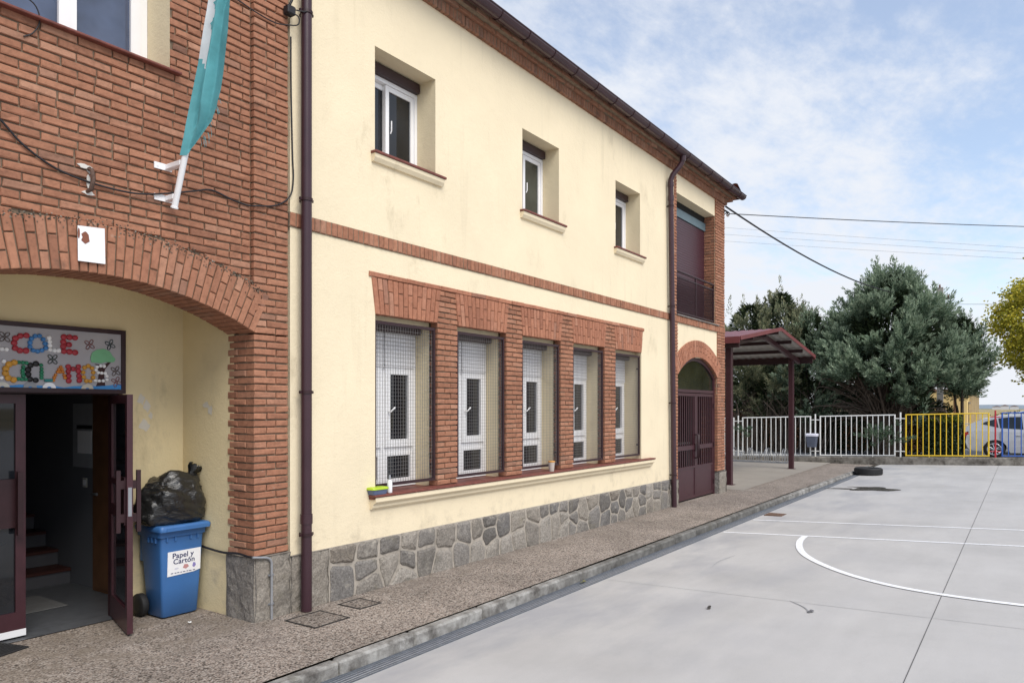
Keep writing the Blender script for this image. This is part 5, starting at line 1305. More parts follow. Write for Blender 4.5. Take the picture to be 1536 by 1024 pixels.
M_yleaf = leaf_mat('yellow_green_leaf', [(0, (.19, .20, .025)), (.35, (.38, .36, .04)), (.7, (.56, .48, .05)), (1, (.72, .60, .10))], .6, .35)
M_bark = plain('grey_brown_bark', (.10, .078, .062), .95, 0, .1, .4, 12, .6, 40)
M_dryneedle = leaf_mat('dry_brown_twig', [(0, (.05, .035, .026)), (1, (.11, .085, .065))], .9)
def blade(b, p, d, L, w, rr, mi=0):
    s_ = d.cross(Vector((rr.uniform(-1, 1), rr.uniform(-1, 1), rr.uniform(-1, 1)))); s_ = s_.normalized()*w if s_.length > 1e-5 else Vector((w, 0, 0))
    b.add([p, p+d*L*.45+s_, p+d*L, p+d*L*.45-s_], [(0, 1, 2, 3)], mi)
def plume(b, p, d, L, W, n, rr, bl=.19, bw=.019):
    d = d.normalized(); a = d.cross(Vector((.3, .2, .9))).normalized(); c = d.cross(a)
    for _ in range(n):
        t = rr.random()**.8; th = rr.random()*2*pi; lat = a*math.cos(th)+c*math.sin(th)
        q = p+d*(L*t)+lat*(W*(1-t*.88)*rr.random())
        blade(b, q, (d*(.6+.6*t)+lat*(1.1-.6*t)+Vector((0, 0, .2))).normalized(), bl*rr.uniform(.55, 1.15)*(1-.3*t), bw*rr.uniform(.6, 1.2), rr, 1 if t > .62+rr.uniform(-.25, .25) else 0)  # blades towards the end take the painted lit colour
def conifer(name, label, base, prof, seed, nplume, nb, m, keep=lambda p: True, lean=(0, 0), group='trees behind the fence', tips=(), limbs=14, up_=.75, ysc=1.):
    rr = random.Random(seed); B = Vector(base); e = thing(name, label, 'tree', base, group); H_ = prof[-1][0]
    def rad(z):
        for i in range(len(prof)-1):
            if prof[i][0] <= z <= prof[i+1][0]:
                t = (z-prof[i][0])/(prof[i+1][0]-prof[i][0]); return prof[i][1]*(1-t)+prof[i+1][1]*t
        return 0
    b = MB(); n = 0; tries = 0; z0 = prof[0][0]; K = 11
    def rv(): return Vector((rr.gauss(0, 1), rr.gauss(0, 1), rr.gauss(0, 1)))
    while n < nplume//K and tries < nplume*20:
        tries += 1
        z = z0+(H_-z0)*rr.random(); R_ = rad(z)
        if rr.random() > (R_+.3)/(max(p[1] for p in prof)+.3): continue
        a = rr.random()*2*pi; q = 1-.5*rr.random()**2
        p = B+Vector((R_*q*math.cos(a)+lean[0]*z/H_, R_*q*math.sin(a)*ysc+lean[1]*z/H_, z))
        if not keep(p): continue
        out = Vector((math.cos(a), math.sin(a), 0)); hz = (z-z0)/(H_-z0)
        d = (out*(1.05-hz*.6)+Vector((0, 0, up_*.8+hz*.7))+rv()*.12).normalized(); sz_ = rr.uniform(.75, 1.2)
        for j in range(K):
            dd = (d+rv()*.34).normalized(); st_ = p-d*.55*sz_+rv()*.09+d*rr.uniform(0, .35)
            if keep(st_+dd*.5): plume(b, st_, dd, rr.uniform(.6, 1.0)*sz_, rr.uniform(.13, .22)*sz_, nb, rr)
        n += 1
    for _ in range(nplume*7):      # inner growth in a shade-dark colour: closes the crown, paints its dark gaps
        z = z0+(H_-z0)*rr.random(); R_ = rad(z)*.72; a = rr.random()*2*pi; q = math.sqrt(rr.random())
        p = B+Vector((R_*q*math.cos(a)+lean[0]*z/H_, R_*q*math.sin(a)*ysc+lean[1]*z/H_, z))
        if not keep(p): continue
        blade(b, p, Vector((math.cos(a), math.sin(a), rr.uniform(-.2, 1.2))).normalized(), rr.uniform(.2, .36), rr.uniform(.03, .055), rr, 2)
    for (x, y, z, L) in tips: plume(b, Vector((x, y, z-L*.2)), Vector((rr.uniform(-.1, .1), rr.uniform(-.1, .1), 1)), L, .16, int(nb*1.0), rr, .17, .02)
    b.build('crown', [m, M_lit_tip if m is M_conifer else M_lit_tip2, M_shadeleaf], e, base, recalc=False)
    b = MB()
    for k in range(limbs):
        a = rr.random()*2*pi; h = H_*rr.uniform(.35, .85); ro = rad(min(max(h, z0), H_))*rr.uniform(.3, .8)
        P = [B+Vector((.12*math.cos(a), .12*math.sin(a), -.3)), B+Vector((.25*math.cos(a), .3*math.sin(a), .5)), B+Vector((ro*.45*math.cos(a), ro*.45*math.sin(a)*ysc, h*.5)), B+Vector((ro*math.cos(a)+lean[0]*h/H_, ro*math.sin(a)*ysc+lean[1]*h/H_, h))]
        b.tube(smooth(P, 4), [.11-.085*i/12 for i in range(13)], 6)
    b.build('trunk', M_bark, e, base); return e
BT = (33.2, 4.35, -.1)
def keep_big(p):
    if p.z < 3.0 and p.y > 4.4 and p.x < 33.6: return False
    if p.z < 2.1 and p.y > 3.3 and p.x < 34: return False
    if p.z < 1.25 and p.y > 2.2: return False
    if p.y < 3.1 and p.z < 2.8: return False
    return True
conifer('conifer_tree', 'large grey green conifer with bushy upswept crown and bare brown lower branches', BT,
        [(1.0, 1.7), (2.0, 2.35), (3.0, 2.6), (3.9, 2.6), (4.9, 2.35), (5.7, 1.95), (6.5, 1.3), (7.0, .75), (7.3, .25)], 11, 2500, 64, M_conifer, keep_big, (0, .12), limbs=26, tips=((33.0, 4.85, 7.45, .7), (33.0, 4.35, 7.45, .65), (33.0, 3.7, 7.0, .6), (33.1, 5.5, 6.8, .6), (33.1, 6.4, 6.1, .5), (33.1, 2.9, 6.4, .5)))
# bare fan of twigs under its crown
e_big = [o_ for o_ in C.objects if o_.name == 'conifer_tree'][0]
b = MB(); rr = random.Random(4)
for k in range(120):
    a = rr.uniform(-1.25, 1.35); h = rr.uniform(1.4, 3.5); y1_ = 4.35+1.0*math.sin(a)*rr.uniform(.9, 2.6)+.35
    x1_ = 33.2-rr.uniform(-.4, 1.6)
    p0 = Vector((33.2+rr.uniform(-.25, .25), 4.35+rr.uniform(-.5, .7), rr.uniform(-.1, 1.0))); p3 = Vector((x1_, y1_, h))
    mid = (p0+p3)/2+Vector((0, (y1_-4.35)*-.15, .35)); b.tube(smooth([p0, mid, p3, p3+Vector((-.1, (y1_-4.35)*.15, -.25))], 3), [.03*(1-i/11) +.006 for i in range(10)], 4)
b.build('bare_branches', M_bark, e_big, BT)
conifer('conifer_tree', 'smaller dark conifer lobe on a thin trunk at the right of the large conifer', (34.0, 2.0, -.1), [(2.6, .4), (3.1, .85), (3.7, .95), (4.4, .85), (5.0, .5), (5.4, .1)], 5, 330, 60, M_conifer, limbs=4)
conifer('conifer_tree', 'bushy warm green conifer behind the left end of the shelter roof', (34.4, 10.4, -.1), [(1.8, 1.6), (3, 1.9), (4.5, 1.9), (5.5, 1.4), (6.3, .8), (6.7, .2)], 8, 560, 62, M_conifer2, tips=((34, 11.3, 6.3, 1.0), (34, 10.7, 6.3, 1.0), (34, 10.0, 6.2, .9)), limbs=10)
conifer('conifer_tree', 'slender conifer with a bare spiky leader between the shelter and the large conifer', (34.6, 9.0, -.1), [(1.8, 1.3), (3, 1.6), (4.5, 1.6), (5.6, 1.25), (6.4, .75), (7.1, .15)], 9, 500, 62, M_conifer2, tips=((34.5, 9.1, 7.0, 1.1), (34.5, 8.2, 6.1, 1.1), (34.4, 9.6, 6.5, .9)), limbs=10)
conifer('conifer_tree', 'dark conifer right behind the shelter roof end, touching the large conifer', (34.0, 7.6, -.1), [(1.6, 1.0), (2.6, 1.25), (4, 1.3), (4.8, 1.0), (5.6, .55), (6.0, .1)], 10, 420, 60, M_conifer, tips=((34, 7.8, 5.8, .9),), limbs=8)
# hedges, and dark leaf masses added for the shade under the trees
def bush(name, label, cat, x0, x1, y0, y1, z0, z1, n, m, seed, rnd_=.2, bl=.14, bw=.03, group=None):
    rr = random.Random(seed); b = MB(); cx, cy, cz = (x0+x1)/2, (y0+y1)/2, (z0+z1)/2
    for _ in range(n):
        while True:
            p = Vector((rr.uniform(x0, x1), rr.uniform(y0, y1), rr.uniform(z0, z1)))
            u = max(abs(p.x-cx)/((x1-x0)/2), abs(p.y-cy)/((y1-y0)/2), (p.z-cz)/((z1-z0)/2))
            if rr.random() < u**2+.05: break
        p.z += .10*math.sin(p.y*3.1+seed)*((p.z-z0)/(z1-z0)) + .06*math.sin(p.y*8+p.x*5)
        d = Vector((rr.uniform(-1, 1), rr.uniform(-1, 1), rr.uniform(-.3, 1))).normalized(); blade(b, p, d, bl*rr.uniform(.6, 1.2), bw*rr.uniform(.6, 1.2), rr)
        if p.z > z1-.22: b.I[-1] = 1  # top leaves get the painted sunlit colour, the sides stay shade-dark
    e = thing(name, label, cat, (cx, cy, z0), group); b.build('foliage', [m, M_hedge_lit if label.startswith(('clipped', 'far')) else m], e, (cx, cy, z0), recalc=False)
    b = MB()
    k = y0+.15
    while k < y1: b.tube([(cx+rr.uniform(-.1, .1), k, z0-.1), (cx+rr.uniform(-.2, .2), k+rr.uniform(-.2, .2), z0+(z1-z0)*.5), (cx+rr.uniform(-.3, .3), k+rr.uniform(-.3, .3), z0+(z1-z0)*.85)], [.03, .02, .008], 5); k += .35
    b.build('stem', M_bark, e, (cx, cy, z0)); return e
bush('hedge', 'clipped hedge with top painted sunlit yellow green behind the yellow fence panel', 'hedge', 32.5, 33.5, 2.0, 3.2, -.05, 1.58, 6500, M_shadeleaf, 3)
bush('hedge', 'dark leaf mass added for the shade beneath the large conifer behind the white fence', 'hedge', 34.3, 35.3, 2.4, 7.2, -.05, 2.1, 9000, M_shadeleaf, 4)  # added to make the low gap behind the fence dark
bush('hedge', 'dark leaf mass added for the darkness behind the shelter and bicycle rack', 'hedge', 35.0, 36.0, 7.0, 13.0, -.05, 3.3, 13000, M_shadeleaf, 6)  # added as a dark backdrop behind the fence
bush('hedge', 'far hedge just visible past the red fence post', 'hedge', 42, 43, -2.5, 1.3, -.05, 1.62, 3000, M_shadeleaf, 7)
# dry limbs behind the shelter
e = thing('bare_tree', 'tangle of bare grey brown stems beneath the conifers behind the shelter', 'tree', (33.4, 9.3, -.1), 'trees behind the fence'); b = MB(); rr = random.Random(14)
for k in range(90):
    y = rr.uniform(6.6, 12.5); p0 = Vector((33.2+rr.uniform(-.3, .6), y, -.1)); p1 = p0+Vector((rr.uniform(-.3, .3), rr.uniform(-.4, .4), rr.uniform(1.2, 1.8))); p2 = p1+Vector((rr.uniform(-.6, .6), rr.uniform(-1, 1), rr.uniform(.8, 1.6)))
    r0 = .05 if k % 9 == 0 else .018; b.tube(smooth([p0, p1, p2], 4), [r0*(1-.75*i/9) for i in range(9)], 5)
b.build('stem', M_bark, e, (33.4, 9.3, -.1))
# conifer sprays growing through the fence
def spray(label, y, z, sy, sz, n, seed):
    rr = random.Random(seed); o = (fx(y)+.25, y, fz(y)); e = thing('conifer_bush', label, 'bush', o, 'small conifer sprays in the fence'); b = MB()
    for k in range(n):
        p = Vector((fx(y)+rr.uniform(-.22, .3), y+rr.gauss(0, sy), z+rr.gauss(0, sz))); plume(b, p, Vector((-.5, rr.uniform(-1, .6), rr.uniform(-.1, .6))), .42, .10, 34, rr, .15, .018)
    b.build('foliage', [M_conifer, M_conifer], e, o, recalc=False); b = MB()
    for k in range(5): b.tube([(o[0]+.1, y+rr.uniform(-.1, .1), o[2]-.2), (o[0], y+rr.uniform(-.2, .2), z-.2), (o[0]-.2, y+rr.gauss(0, sy), z+.1)], [.02, .015, .006], 5)
    b.build('stem', M_bark, e, o)
spray('spreading grey green conifer bush growing through the white fence beside the yellow panel', 4.15, .98, .30, .16, 34, 31)
spray('small green conifer sprig poking through the white fence behind the bicycle rack', 8.95, .93, .06, .10, 6, 32)
# yellow deciduous tree at the right edge
rr = random.Random(77); base = (36.5, -1.9, -.06)
e = thing('broadleaf_tree', 'leafy yellow green broadleaf tree cut by the right edge of the photo', 'tree', base, 'trees behind the fence')
b = MB(); clumps = []
while len(clumps) < 430:
    p = Vector((rr.uniform(-1, 1), rr.uniform(-1, 1), rr.uniform(-1, 1)))
    if p.length > 1 or p.length < .45: continue
    q = Vector((36.5+p.x*2.6, -1.9+p.y*3.1, 5.1+p.z*2.8)); clumps.append(q)
for q in clumps:
    s_ = rr.uniform(.35, .62)
    for _ in range(125):
        p = q+Vector((rr.gauss(0, s_*.42), rr.gauss(0, s_*.42), rr.gauss(0, s_*.34))); d = Vector((rr.uniform(-1, 1), rr.uniform(-1, 1), rr.uniform(-.9, .3))).normalized()
        blade(b, p, d, rr.uniform(.09, .15), rr.uniform(.032, .055), rr)
b.build('crown', M_yleaf, e, base, recalc=False)
b = MB(); b.tube([(36.5, -1.9, -.3), (36.5, -1.9, 1.5), (36.45, -1.85, 3.0), (36.5, -1.8, 5.2), (36.5, -1.8, 6.5)], [.2, .17, .14, .09, .03], 10)
for k in range(14):
    a = rr.random()*2*pi; h = rr.uniform(2.2, 4.5); L = rr.uniform(1.2, 2.3); b.tube([(36.5, -1.9, h), (36.5+L*.5*math.cos(a), -1.9+L*.5*math.sin(a), h+.6), (36.5+L*math.cos(a), -1.9+L*math.sin(a), h+1.5)], [.07, .045, .015], 6)
b.build('trunk', M_bark, e, base)
# ================================================================= BEYOND THE FENCE
struct(grid('car_park', [29.45, 34, 40, 48], [-40, -10, 0, 3.2, 14], lambda x, y: -.02, conc_mat('parking_asphalt', (.20, .20, .20), .15, False)))
b = MB(); e = thing('brick_garden_wall', 'low brown brick wall in the dark behind the conifers', 'wall', (37, 8, -.1)); o = (37, 8, -.1)
z = -.05; k = 0
while z < 1.7:
    y = 2.6+(k % 2)*.125
    while y < 13.5: b.brick((37, y+.12, z+.035), (0, 1, 0), (-1, 0, 0), .236, .058, .1); y += .25
    z += .07; k += 1
b.build('bricks', brick_mat('old_garden_brick', (.75, .78, .75)), e, o); b = MB(); b.box(37.008, 37.2, 2.6, 13.7, -.1, 1.7); b.build('mortar', M_mortar, e, o); b = MB(); b.cbox(36.95, 37.25, 2.55, 13.75, 1.702, 1.77, .01); b.build('coping', M_base, e, o)
# far yellow house
e = thing('yellow_house', 'flat fronted yellow house beyond the hedge, half hidden by the large conifer', 'house', (64, 4, -.06)); o = (64, 4, -.06)
mh = stucco_mat('far_yellow_render', (.70, .52, .24)); x0, y0, y1, zt = 62., 3.35, 9.0, 3.15
b = MB(); b.box(x0, x0+14, y0, y1, -.1, zt); b.build('wall', mh, e, o)
b = MB(); b.box(x0-.15, x0+14.2, y0-.35, y1+.2, zt+.003, zt+.13); b.build('roof', plain('house_eave', (.17, .09, .06), .8), e, o)
for k, xx in enumerate((x0+1.2, x0+4.2, x0+7.2, x0+10.2)):
    b = MB(); b.box(xx, xx+1.1, y0-.02, y0+.02, .7, 2.2); w = b.build('window', M_glass, e, o); b = MB(); frame(b, xx-.08, xx+1.18, .62, 2.28, y0-.06, y0-.004, .08) if False else b.box(xx-.12, xx+1.22, y0-.10, y0-.003, 2.22, 2.36); b.box(xx-.1, xx+1.2, y0-.12, y0-.003, .58, .68); b.build('window_surround', M_base, w, o)
    b = MB(); b.box(xx+1.7, xx+1.95, y0-.22, y0-.003, 0, zt); b.build('pilaster', plain('pale_pilaster', (.48, .40, .27), .8), e, o)
b = MB(); b.tube([(x0-.6, 4.05, -.1), (x0-.6, 4.05, 3.6)], .10, 8); tag(b.build('wooden_pole', M_wood, None, (x0-.6, 4.05, -.1)), 'brown wooden pole standing in front of the yellow house', 'pole')
# distant low ridge and village
def hill(name, X, hgt, col, seed):
    b = MB(); vs = []; rr = random.Random(seed); ys_ = [-2600+i*40 for i in range(130)]
    for y in ys_:
        h = hgt*(.55+.3*math.sin(y*.004+seed)+.15*math.sin(y*.017)); vs += [(X, y, -.5), (X+60, y, h*.7), (X+160, y, h), (X+600, y, -.5)]
    b.add(vs, [(i*4+k, i*4+k+1, (i+1)*4+k+1, (i+1)*4+k) for i in range(len(ys_)-1) for k in range(3)]); struct(b.build(name, plain(name+'_cover', col, .95, scale=.01)))
hill('hill', 2300, 13, (.20, .24, .28), 2); hill('hill', 1300, 3.2, (.20, .19, .12), 5)
for k, (X, Y, w, h, lab) in enumerate(((1230, 31, 11, 5.5, 'leftmost'), (1210, 21.5, 9, 7.0, 'middle'), (1240, 11, 10, 6.2, 'rightmost'))):
    e = thing('village_house', f'tiny white house on the distant plain, {lab} of three', 'house', (X, Y, -.1), 'distant village houses'); o = (X, Y, -.1)
    b = MB(); b.box(X, X+8, Y-w/2, Y+w/2, -.2, h*.7); b.build('wall', plain('village_white', (.62, .62, .64), .8), e, o)
    b = MB(); b.prism([(X-.3, Y-w/2-.4, h*.7+.01), (X-.3, Y+w/2+.4, h*.7+.01), (X-.3, Y, h)], (8.6, 0, 0)); b.build('roof', plain('village_roof', (.20, .15, .16), .8), e, o)
# --- parked cars (front towards -y)
def car(label, X, Yr, zb, paint, seed, hs=1., L=4.25):
    W = 1.74; o = (X+W/2, Yr-L/2, zb); e = thing('parked_car', label, 'car', o, 'cars parked behind the fence')
    m, nt, bb = newmat('car_paint_'+str(seed), .25, .12, .5); bb.inputs['Base Color'].default_value = (*paint, 1); bb.inputs['Coat Weight'].default_value = .6
    def S_(s, t, side): pass
    # side profile: (distance from the rear, height) ; lower body then greenhouse
    body = [(.05, .36), (.0, .55), (.03, .78), (.10, .92), (.30, .97), (1.0, .95), (2.2, .93), (3.0, .92), (3.5, .87), (3.95, .76), (4.2, .60), (4.25, .40), (4.2, .25), (3.72, .22), (3.66, .40), (3.50, .60), (3.28, .66), (3.06, .60), (2.92, .40), (2.86, .20), (1.30, .20), (1.24, .40), (1.08, .60), (.86, .66), (.64, .60), (.50, .40), (.44, .24), (.12, .28)]
    b = MB(); n = len(body)
    def tumble(z): return .0 if z < .62 else (z-.62)*.10
    secs = []
    for f, ins in ((0, .0), (.05, -.03), (.5, -.03), (.95, -.03), (1, .0)):
        row = []
        for s, z in body:
            z = z*hs; xw = f*W; t = tumble(z); xw = xw+(t if f < .5 else (-t if f > .5 else 0))
            sh = .04 if f in (0, 1) else 0
            row.append((X+xw, Yr-(s+(sh if s < 1 else (-sh if s > 3.5 else 0))), zb+z))
        secs.append(row)
    for i in range(len(secs)-1): b.add(secs[i]+secs[i+1], [(k, (k+1) % n, n+(k+1) % n, n+k) for k in range(n)], 0, False)
    b.add(secs[0], [tuple(range(n))]); b.add(secs[-1], [tuple(range(n))])
    bo = b.build('body', m, e, o)
    roof = [(.04, .93), (.06, 1.10), (.18, 1.20), (.50, 1.375), (1.0, 1.50), (1.6, 1.545), (2.2, 1.48), (2.75, 1.24), (3.25, .93)]
    b = MB(); k = len(roof)
    gl = []
    for sd in (0, 1):
        row = []
        for s, z in roof:
            t = .05+(z-.93)*.28; row.append((X+(t if sd == 0 else W-t), Yr-s, zb+z*hs))
        gl.append(row)
    mid = [[(X+W*f, p[1], p[2]+.02) for p in gl[0]] for f in (.35, .65)]
    allr = [gl[0], mid[0], mid[1], gl[1]]
    for i in range(3): b.add(allr[i]+allr[i+1], [(j, j+1, k+j+1, k+j) for j in range(k-1)], 0, True)
    b.add(gl[0], [tuple(range(k))]); b.add(gl[1], [tuple(range(k))]); b.build('cabin', m, e, o)
    for sd in (0, 1):       # side glass: rear quarter, rear door, front door
        xs = lambda z: (X+.05+(z-.93)*.28-.008) if sd == 0 else (X+W-.05-(z-.93)*.28+.008)
        for poly in ([(.50, 1.21), (.60, 1.28), (.92, 1.40), (.98, 1.08)], [(1.02, 1.07), (.97, 1.41), (1.30, 1.46), (1.62, 1.47), (1.66, 1.03)], [(1.72, 1.03), (1.68, 1.47), (2.14, 1.42), (2.62, 1.21), (2.86, 1.01)]):
            b = MB(); b.prism([(xs(z), Yr-s, zb+z*hs) for s, z in poly], (.004 if sd == 0 else -.004, 0, 0)); b.build('side_window', M_glass_car, e, o)
    b = MB(); b.quad((X+.20, Yr-.15, zb+1.15*hs), (X+W-.20, Yr-.15, zb+1.15*hs), (X+W-.26, Yr-.49, zb+1.355*hs), (X+.26, Yr-.49, zb+1.355*hs)); b.V = [(x, y+.03, z+.01) for x, y, z in b.V]; b.build('rear_window', M_glass_car, e, o)
    b = MB(); b.quad((X+.2, Yr-3.17, zb+.99*hs), (X+W-.2, Yr-3.17, zb+.99*hs), (X+W-.28, Yr-2.3, zb+1.43*hs), (X+.28, Yr-2.3, zb+1.43*hs)); b.V = [(x, y-.02, z+.03) for x, y, z in b.V]; b.build('windscreen', M_glass_car, e, o)
    b = MB(); b.box(X+.25, X+W-.25, Yr-.20, Yr+.02, zb+1.185*hs, zb+1.21*hs); b.build('spoiler', m, e, o)
    for s in (.86, 3.28):
        for sd in (0, 1):
            xw = X+.01 if sd == 0 else X+W-.22; c = (xw, Yr-s, zb+.315)
            b = MB(); b.lathe(c, [(.20, .0), (.29, .0), (.315, .025), (.315, .185), (.29, .21), (.2, .21)], 28, 'x'); tr = b.build('tyre', M_black, e, o)
            b = MB(); xf = xw+.015 if sd == 0 else xw+.195; dx = -.02 if sd == 0 else .02
            b.lathe((xf, Yr-s, zb+.315), [(.17, 0), (.215, dx*.2), (.215, dx), (.19, dx), (.17, 0)], 28, 'x')
            for j in range(5):
                a = 2*pi*j/5+.3; p, q = Vector((xf+dx*.5, Yr-s+.03*math.cos(a), zb+.315+.03*math.sin(a))), Vector((xf+dx*.5, Yr-s+.2*math.cos(a), zb+.315+.2*math.sin(a)))
                for da in (-.05, .05): b.tube([p, q+Vector((0, -math.sin(a), math.cos(a)))*da], .016, 6)
            b.lathe((xf, Yr-s, zb+.315), [(.05, 0), (.05, dx*1.3), (.0, dx*1.3)], 14, 'x'); b.build('rim', plain('alloy_'+str(seed), (.62, .63, .66), .3, .7), tr, o)
    for xx in (X+.02, X+W-.30): b = MB(); b.cbox(xx, xx+.28, Yr-.16, Yr+.012, zb+.72, zb+.90, .03); b.build('tail_light', plain('tail_red', (.35, .02, .02), .25), e, o)
    for xx in (X+.05, X+W-.40): b = MB(); b.cbox(xx, xx+.35, Yr-4.16, Yr-3.95, zb+.60, zb+.72, .03); b.build('headlight', plain('lamp_clear', (.6, .62, .65), .15), e, o)
    b = MB(); b.cbox(X+.15, X+W-.15, Yr-.08, Yr+.03, zb+.30, zb+.46, .03); b.build('bumper', M_black, e, o)
    for s in (1.68, 2.72):
        b = MB(); b.cbox(X-.012, X+.02, Yr-s+.06, Yr-s+.22, zb+.80, zb+.83, .006); b.build('door_handle', m, e, o)
    b = MB(); b.box(X-.006, X+.012, Yr-1.035, Yr-1.025, zb+.28, zb+.94); b.box(X-.006, X+.012, Yr-1.70, Yr-1.69, zb+.26, zb+.93); b.box(X-.006, X+.012, Yr-2.84, Yr-2.83, zb+.30, zb+.92); b.build('door_seam', M_black, e, o)
    b = MB(); b.cbox(X-.14, X+.03, Yr-2.68, Yr-2.56, zb+.98, zb+1.10, .03); b.build('wing_mirror', m, e, o)
    e.scale = (1.06, 1.12, 1.05); return e
car('silver hatchback parked with its rear towards the hedge behind the yellow and blue panels', 33.0, 1.62, .04, (.45, .455, .47), 1)
car('white taller car mostly hidden behind the silver hatchback', 37.4, .75, .04, (.80, .80, .80), 2, 1.12)
# --- poles and overhead cables
px, py = 40., 3.24
e = thing('concrete_pole', 'concrete utility pole rising behind the large conifer with a small crossarm', 'utility pole', (px, py, -.1)); o = (px, py, -.1)
b = MB(); b.prism([(px-.11, py-.13, -.1), (px+.11, py-.13, -.1), (px+.11, py+.13, -.1), (px-.11, py+.13, -.1)], (0, 0, 7.65)); b.build('shaft', plain('pole_concrete', (.34, .32, .29), .9), e, o)
b = MB(); b.box(px-.15, px-.112, py-.40, py+.40, 6.95, 7.06); b.build('crossarm', plain('pole_iron', (.07, .05, .05), .8), e, o)
for dy in (-.34, .34, 0.):
    b = MB(); b.lathe((px-.13, py+dy, 7.06 if dy else 7.55), [(.03, 0), (.05, .03), (.03, .06), (.05, .09), (.02, .13)], 10); b.build('insulator', plain('brown_insulator', (.16, .07, .05), .3), e, o)
def cable(label, p, q, sag, r, n=24):
    p, q = Vector(p), Vector(q); b = MB()
    b.tube([p.lerp(q, i/n)-Vector((0, 0, sag*4*(i/n)*(1-i/n))) for i in range(n+1)], r, 5); o = tuple(p)
    return tag(b.build('overhead_cable', M_cable, None, o), label, 'cable', 'overhead cables')
CX = EX+.02
cable('thick twisted black cable dropping from the school eave corner to the pole behind the conifer', (CX, 5.60, 6.50), (px-.1, py+.34, 7.2), .62, .022)
cable('thick black cable running level from the school corner to the right edge', (CX, 5.56, 6.33), (31.34, -5.56, 7.35), .10, .011)
for k, (dz, zr_, w) in enumerate(((19.45, 14.6, 'highest'), (18.8, 14.18, 'middle'), (18.15, 13.72, 'lowest'))):
    P, Q = Vector((70, 24.0, dz)), Vector((70, 0, zr_)); t = (Q-P)
    cable(f'thin distant power line crossing the sky, {w} of the three', P-t*.5, Q+t*1.0, .25, .008, 30)
cable('faint wire from the concrete pole towards the yellow tree', (px, py-.34, 6.75), (px+1, -9, 6.1), .06, .008)
cable('lower faint wire behind the yellow tree', (px+1, py-1.2, 5.38), (px+1, -9, 5.15), .04, .008)
e = thing('wire_hook', 'iron hook and insulator on the school corner holding the overhead cables', 'hook', (EX, 5.6, 6.25)); o = (EX, 5.6, 6.25)
b = MB(); b.tube([(EX-.1, 5.58, 6.38), (EX+.03, 5.55, 6.36), (EX+.06, 5.56, 6.32)], .02, 6); b.tube(smooth([(EX-.05, 5.59, 6.32), (EX+.03, 5.54, 6.36), (EX+.05, 5.53, 6.32), (EX+.01, 5.54, 6.29)]), .014, 6); b.build('hook', M_cable, e, o)
b = MB(); b.lathe((EX+.06, 5.56, 6.27), [(.02, 0), (.04, .02), (.04, .06), (.02, .08)], 10); b.build('insulator', M_paper, e, o)
# ================================================================= SKY, SUN, CAMERA
sd = Vector((-.38, -.92, 0)).normalized()       # veiled sun high behind the photographer
el = math.radians(50)
to_sun = Vector((sd.x*math.cos(el), sd.y*math.cos(el), math.sin(el)))
W = bpy.data.worlds.new('World'); bpy.context.scene.world = W; W.use_nodes = True; nt = W.node_tree
bg = nt.nodes['Background']
sky = nt.nodes.new('ShaderNodeTexSky'); sky.sky_type = 'NISHITA'; sky.sun_disc = False; sky.sun_elevation = el
sky.sun_rotation = math.atan2(to_sun.x, to_sun.y); sky.air_density = 1.0; sky.dust_density = .6; sky.ozone_density = 1.2
tc = nt.nodes.new('ShaderNodeTexCoord'); sp = nt.nodes.new('ShaderNodeSeparateXYZ'); nt.links.new(tc.outputs['Generated'], sp.inputs[0])
def mth(op, a, b_=None, clamp=False):
    n = nt.nodes.new('ShaderNodeMath'); n.operation = op; n.use_clamp = clamp
    for i, v in enumerate((a, b_)):
        if v is None: continue
        if isinstance(v, bpy.types.NodeSocket): nt.links.new(v, n.inputs[i])
        else: n.inputs[i].default_value = v
    return n.outputs[0]
SKX, SKY_ = 9.3, 2.6
den = mth('ADD', mth('MAXIMUM', sp.outputs[2], 0.), .16)
cmb = nt.nodes.new('ShaderNodeCombineXYZ'); nt.links.new(mth('DIVIDE', sp.outputs[0], den), cmb.inputs[0]); nt.links.new(mth('DIVIDE', sp.outputs[1], den), cmb.inputs[1])
def cn(scale, detail, rough, dist, off, st=(1, 1, 1), rot=0):
    mp = nt.nodes.new('ShaderNodeMapping'); nt.links.new(cmb.outputs[0], mp.inputs[0]); mp.inputs['Location'].default_value = off; mp.inputs['Scale'].default_value = st; mp.inputs['Rotation'].default_value = (0, 0, rot)
    n = nt.nodes.new('ShaderNodeTexNoise'); nt.links.new(mp.outputs[0], n.inputs['Vector'])
    n.inputs['Scale'].default_value = scale; n.inputs['Detail'].default_value = detail; n.inputs['Roughness'].default_value = rough; n.inputs['Distortion'].default_value = dist; return n.outputs['Fac']
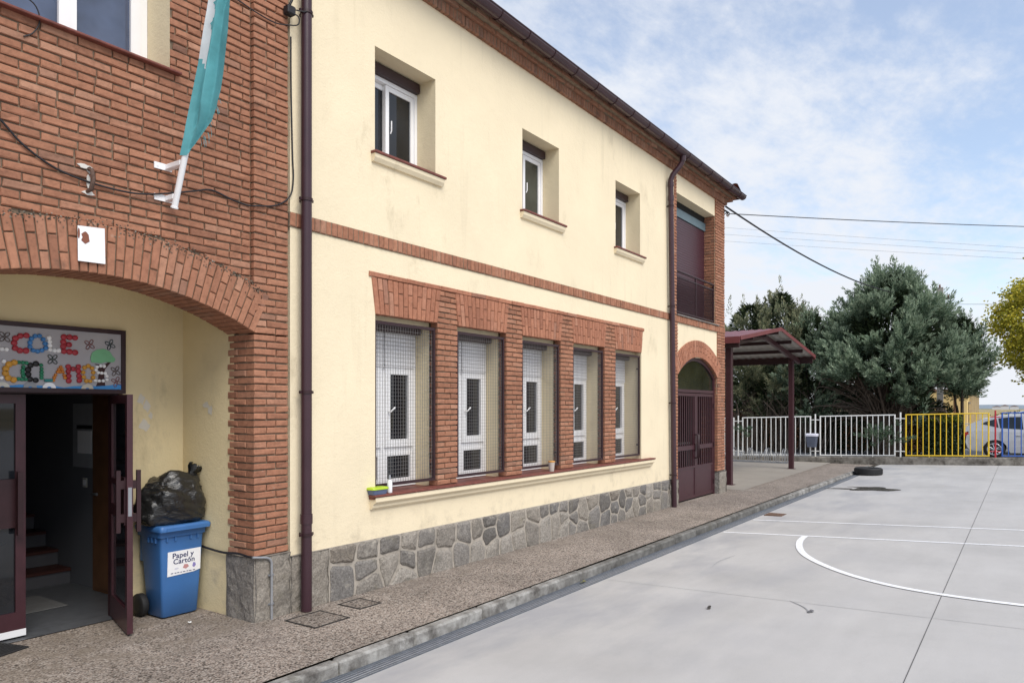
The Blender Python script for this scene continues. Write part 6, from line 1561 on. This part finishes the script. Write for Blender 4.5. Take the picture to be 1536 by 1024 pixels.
big = cn(.95, 2, .5, .1, (SKX, SKY_, 0)); med = cn(3.4, 9, .64, .12, (5.1, 2.2, 0), (1.0, 1.7, 1), .9); fine_ = cn(13., 6, .62, .1, (1, 7, 0), (1, 1.6, 1), .7)
f = mth('ADD', mth('MULTIPLY', big, .95), mth('ADD', mth('MULTIPLY', med, .70), mth('MULTIPLY', fine_, .26)))
hz = mth('MULTIPLY', mth('SUBTRACT', .42, sp.outputs[2], True), .75)       # thicker towards the horizon
f = mth('ADD', f, hz)
mr = nt.nodes.new('ShaderNodeMapRange'); mr.interpolation_type = 'SMOOTHSTEP'; nt.links.new(f, mr.inputs['Value']); mr.inputs['From Min'].default_value = .81; mr.inputs['From Max'].default_value = 1.22
cl = mr.outputs[0]
mx = nt.nodes.new('ShaderNodeMix'); mx.data_type = 'RGBA'; nt.links.new(mth('ADD', mth('MULTIPLY', cl, .72), .27), mx.inputs[0]); nt.links.new(sky.outputs[0], mx.inputs[6]); mx.inputs[7].default_value = (4.05, 4.2, 4.5, 1)
nt.links.new(mx.outputs[2], bg.inputs['Color']); bg.inputs['Strength'].default_value = .115
sl_ = bpy.data.lights.new('sun', 'SUN'); sl_.energy = 1.7; sl_.angle = math.radians(38); sl_.color = (1., .95, .87)
so = bpy.data.objects.new('sun', sl_); C.objects.link(so); so.rotation_euler = to_sun.to_track_quat('Z', 'Y').to_euler(); so.location = to_sun*60
cam = bpy.data.cameras.new('camera'); co_ = bpy.data.objects.new('camera', cam); C.objects.link(co_)
co_.location = (0, 0, 1.9); co_.rotation_euler = (pi/2, 0, (pi/2-TH)-pi/2 if False else math.atan2(math.sin(TH), math.cos(TH))-pi/2)
cam.sensor_width = 36; cam.lens = 1110/1536*36; cam.shift_y = (612-512)/1536; cam.clip_end = 9000; cam.clip_start = .05
sc = bpy.context.scene; sc.camera = co_
sc.view_settings.view_transform = 'Standard'; sc.view_settings.look = 'None'; sc.view_settings.exposure = .90; sc.view_settings.gamma = 1
sc.render.resolution_x, sc.render.resolution_y = 1024, 682
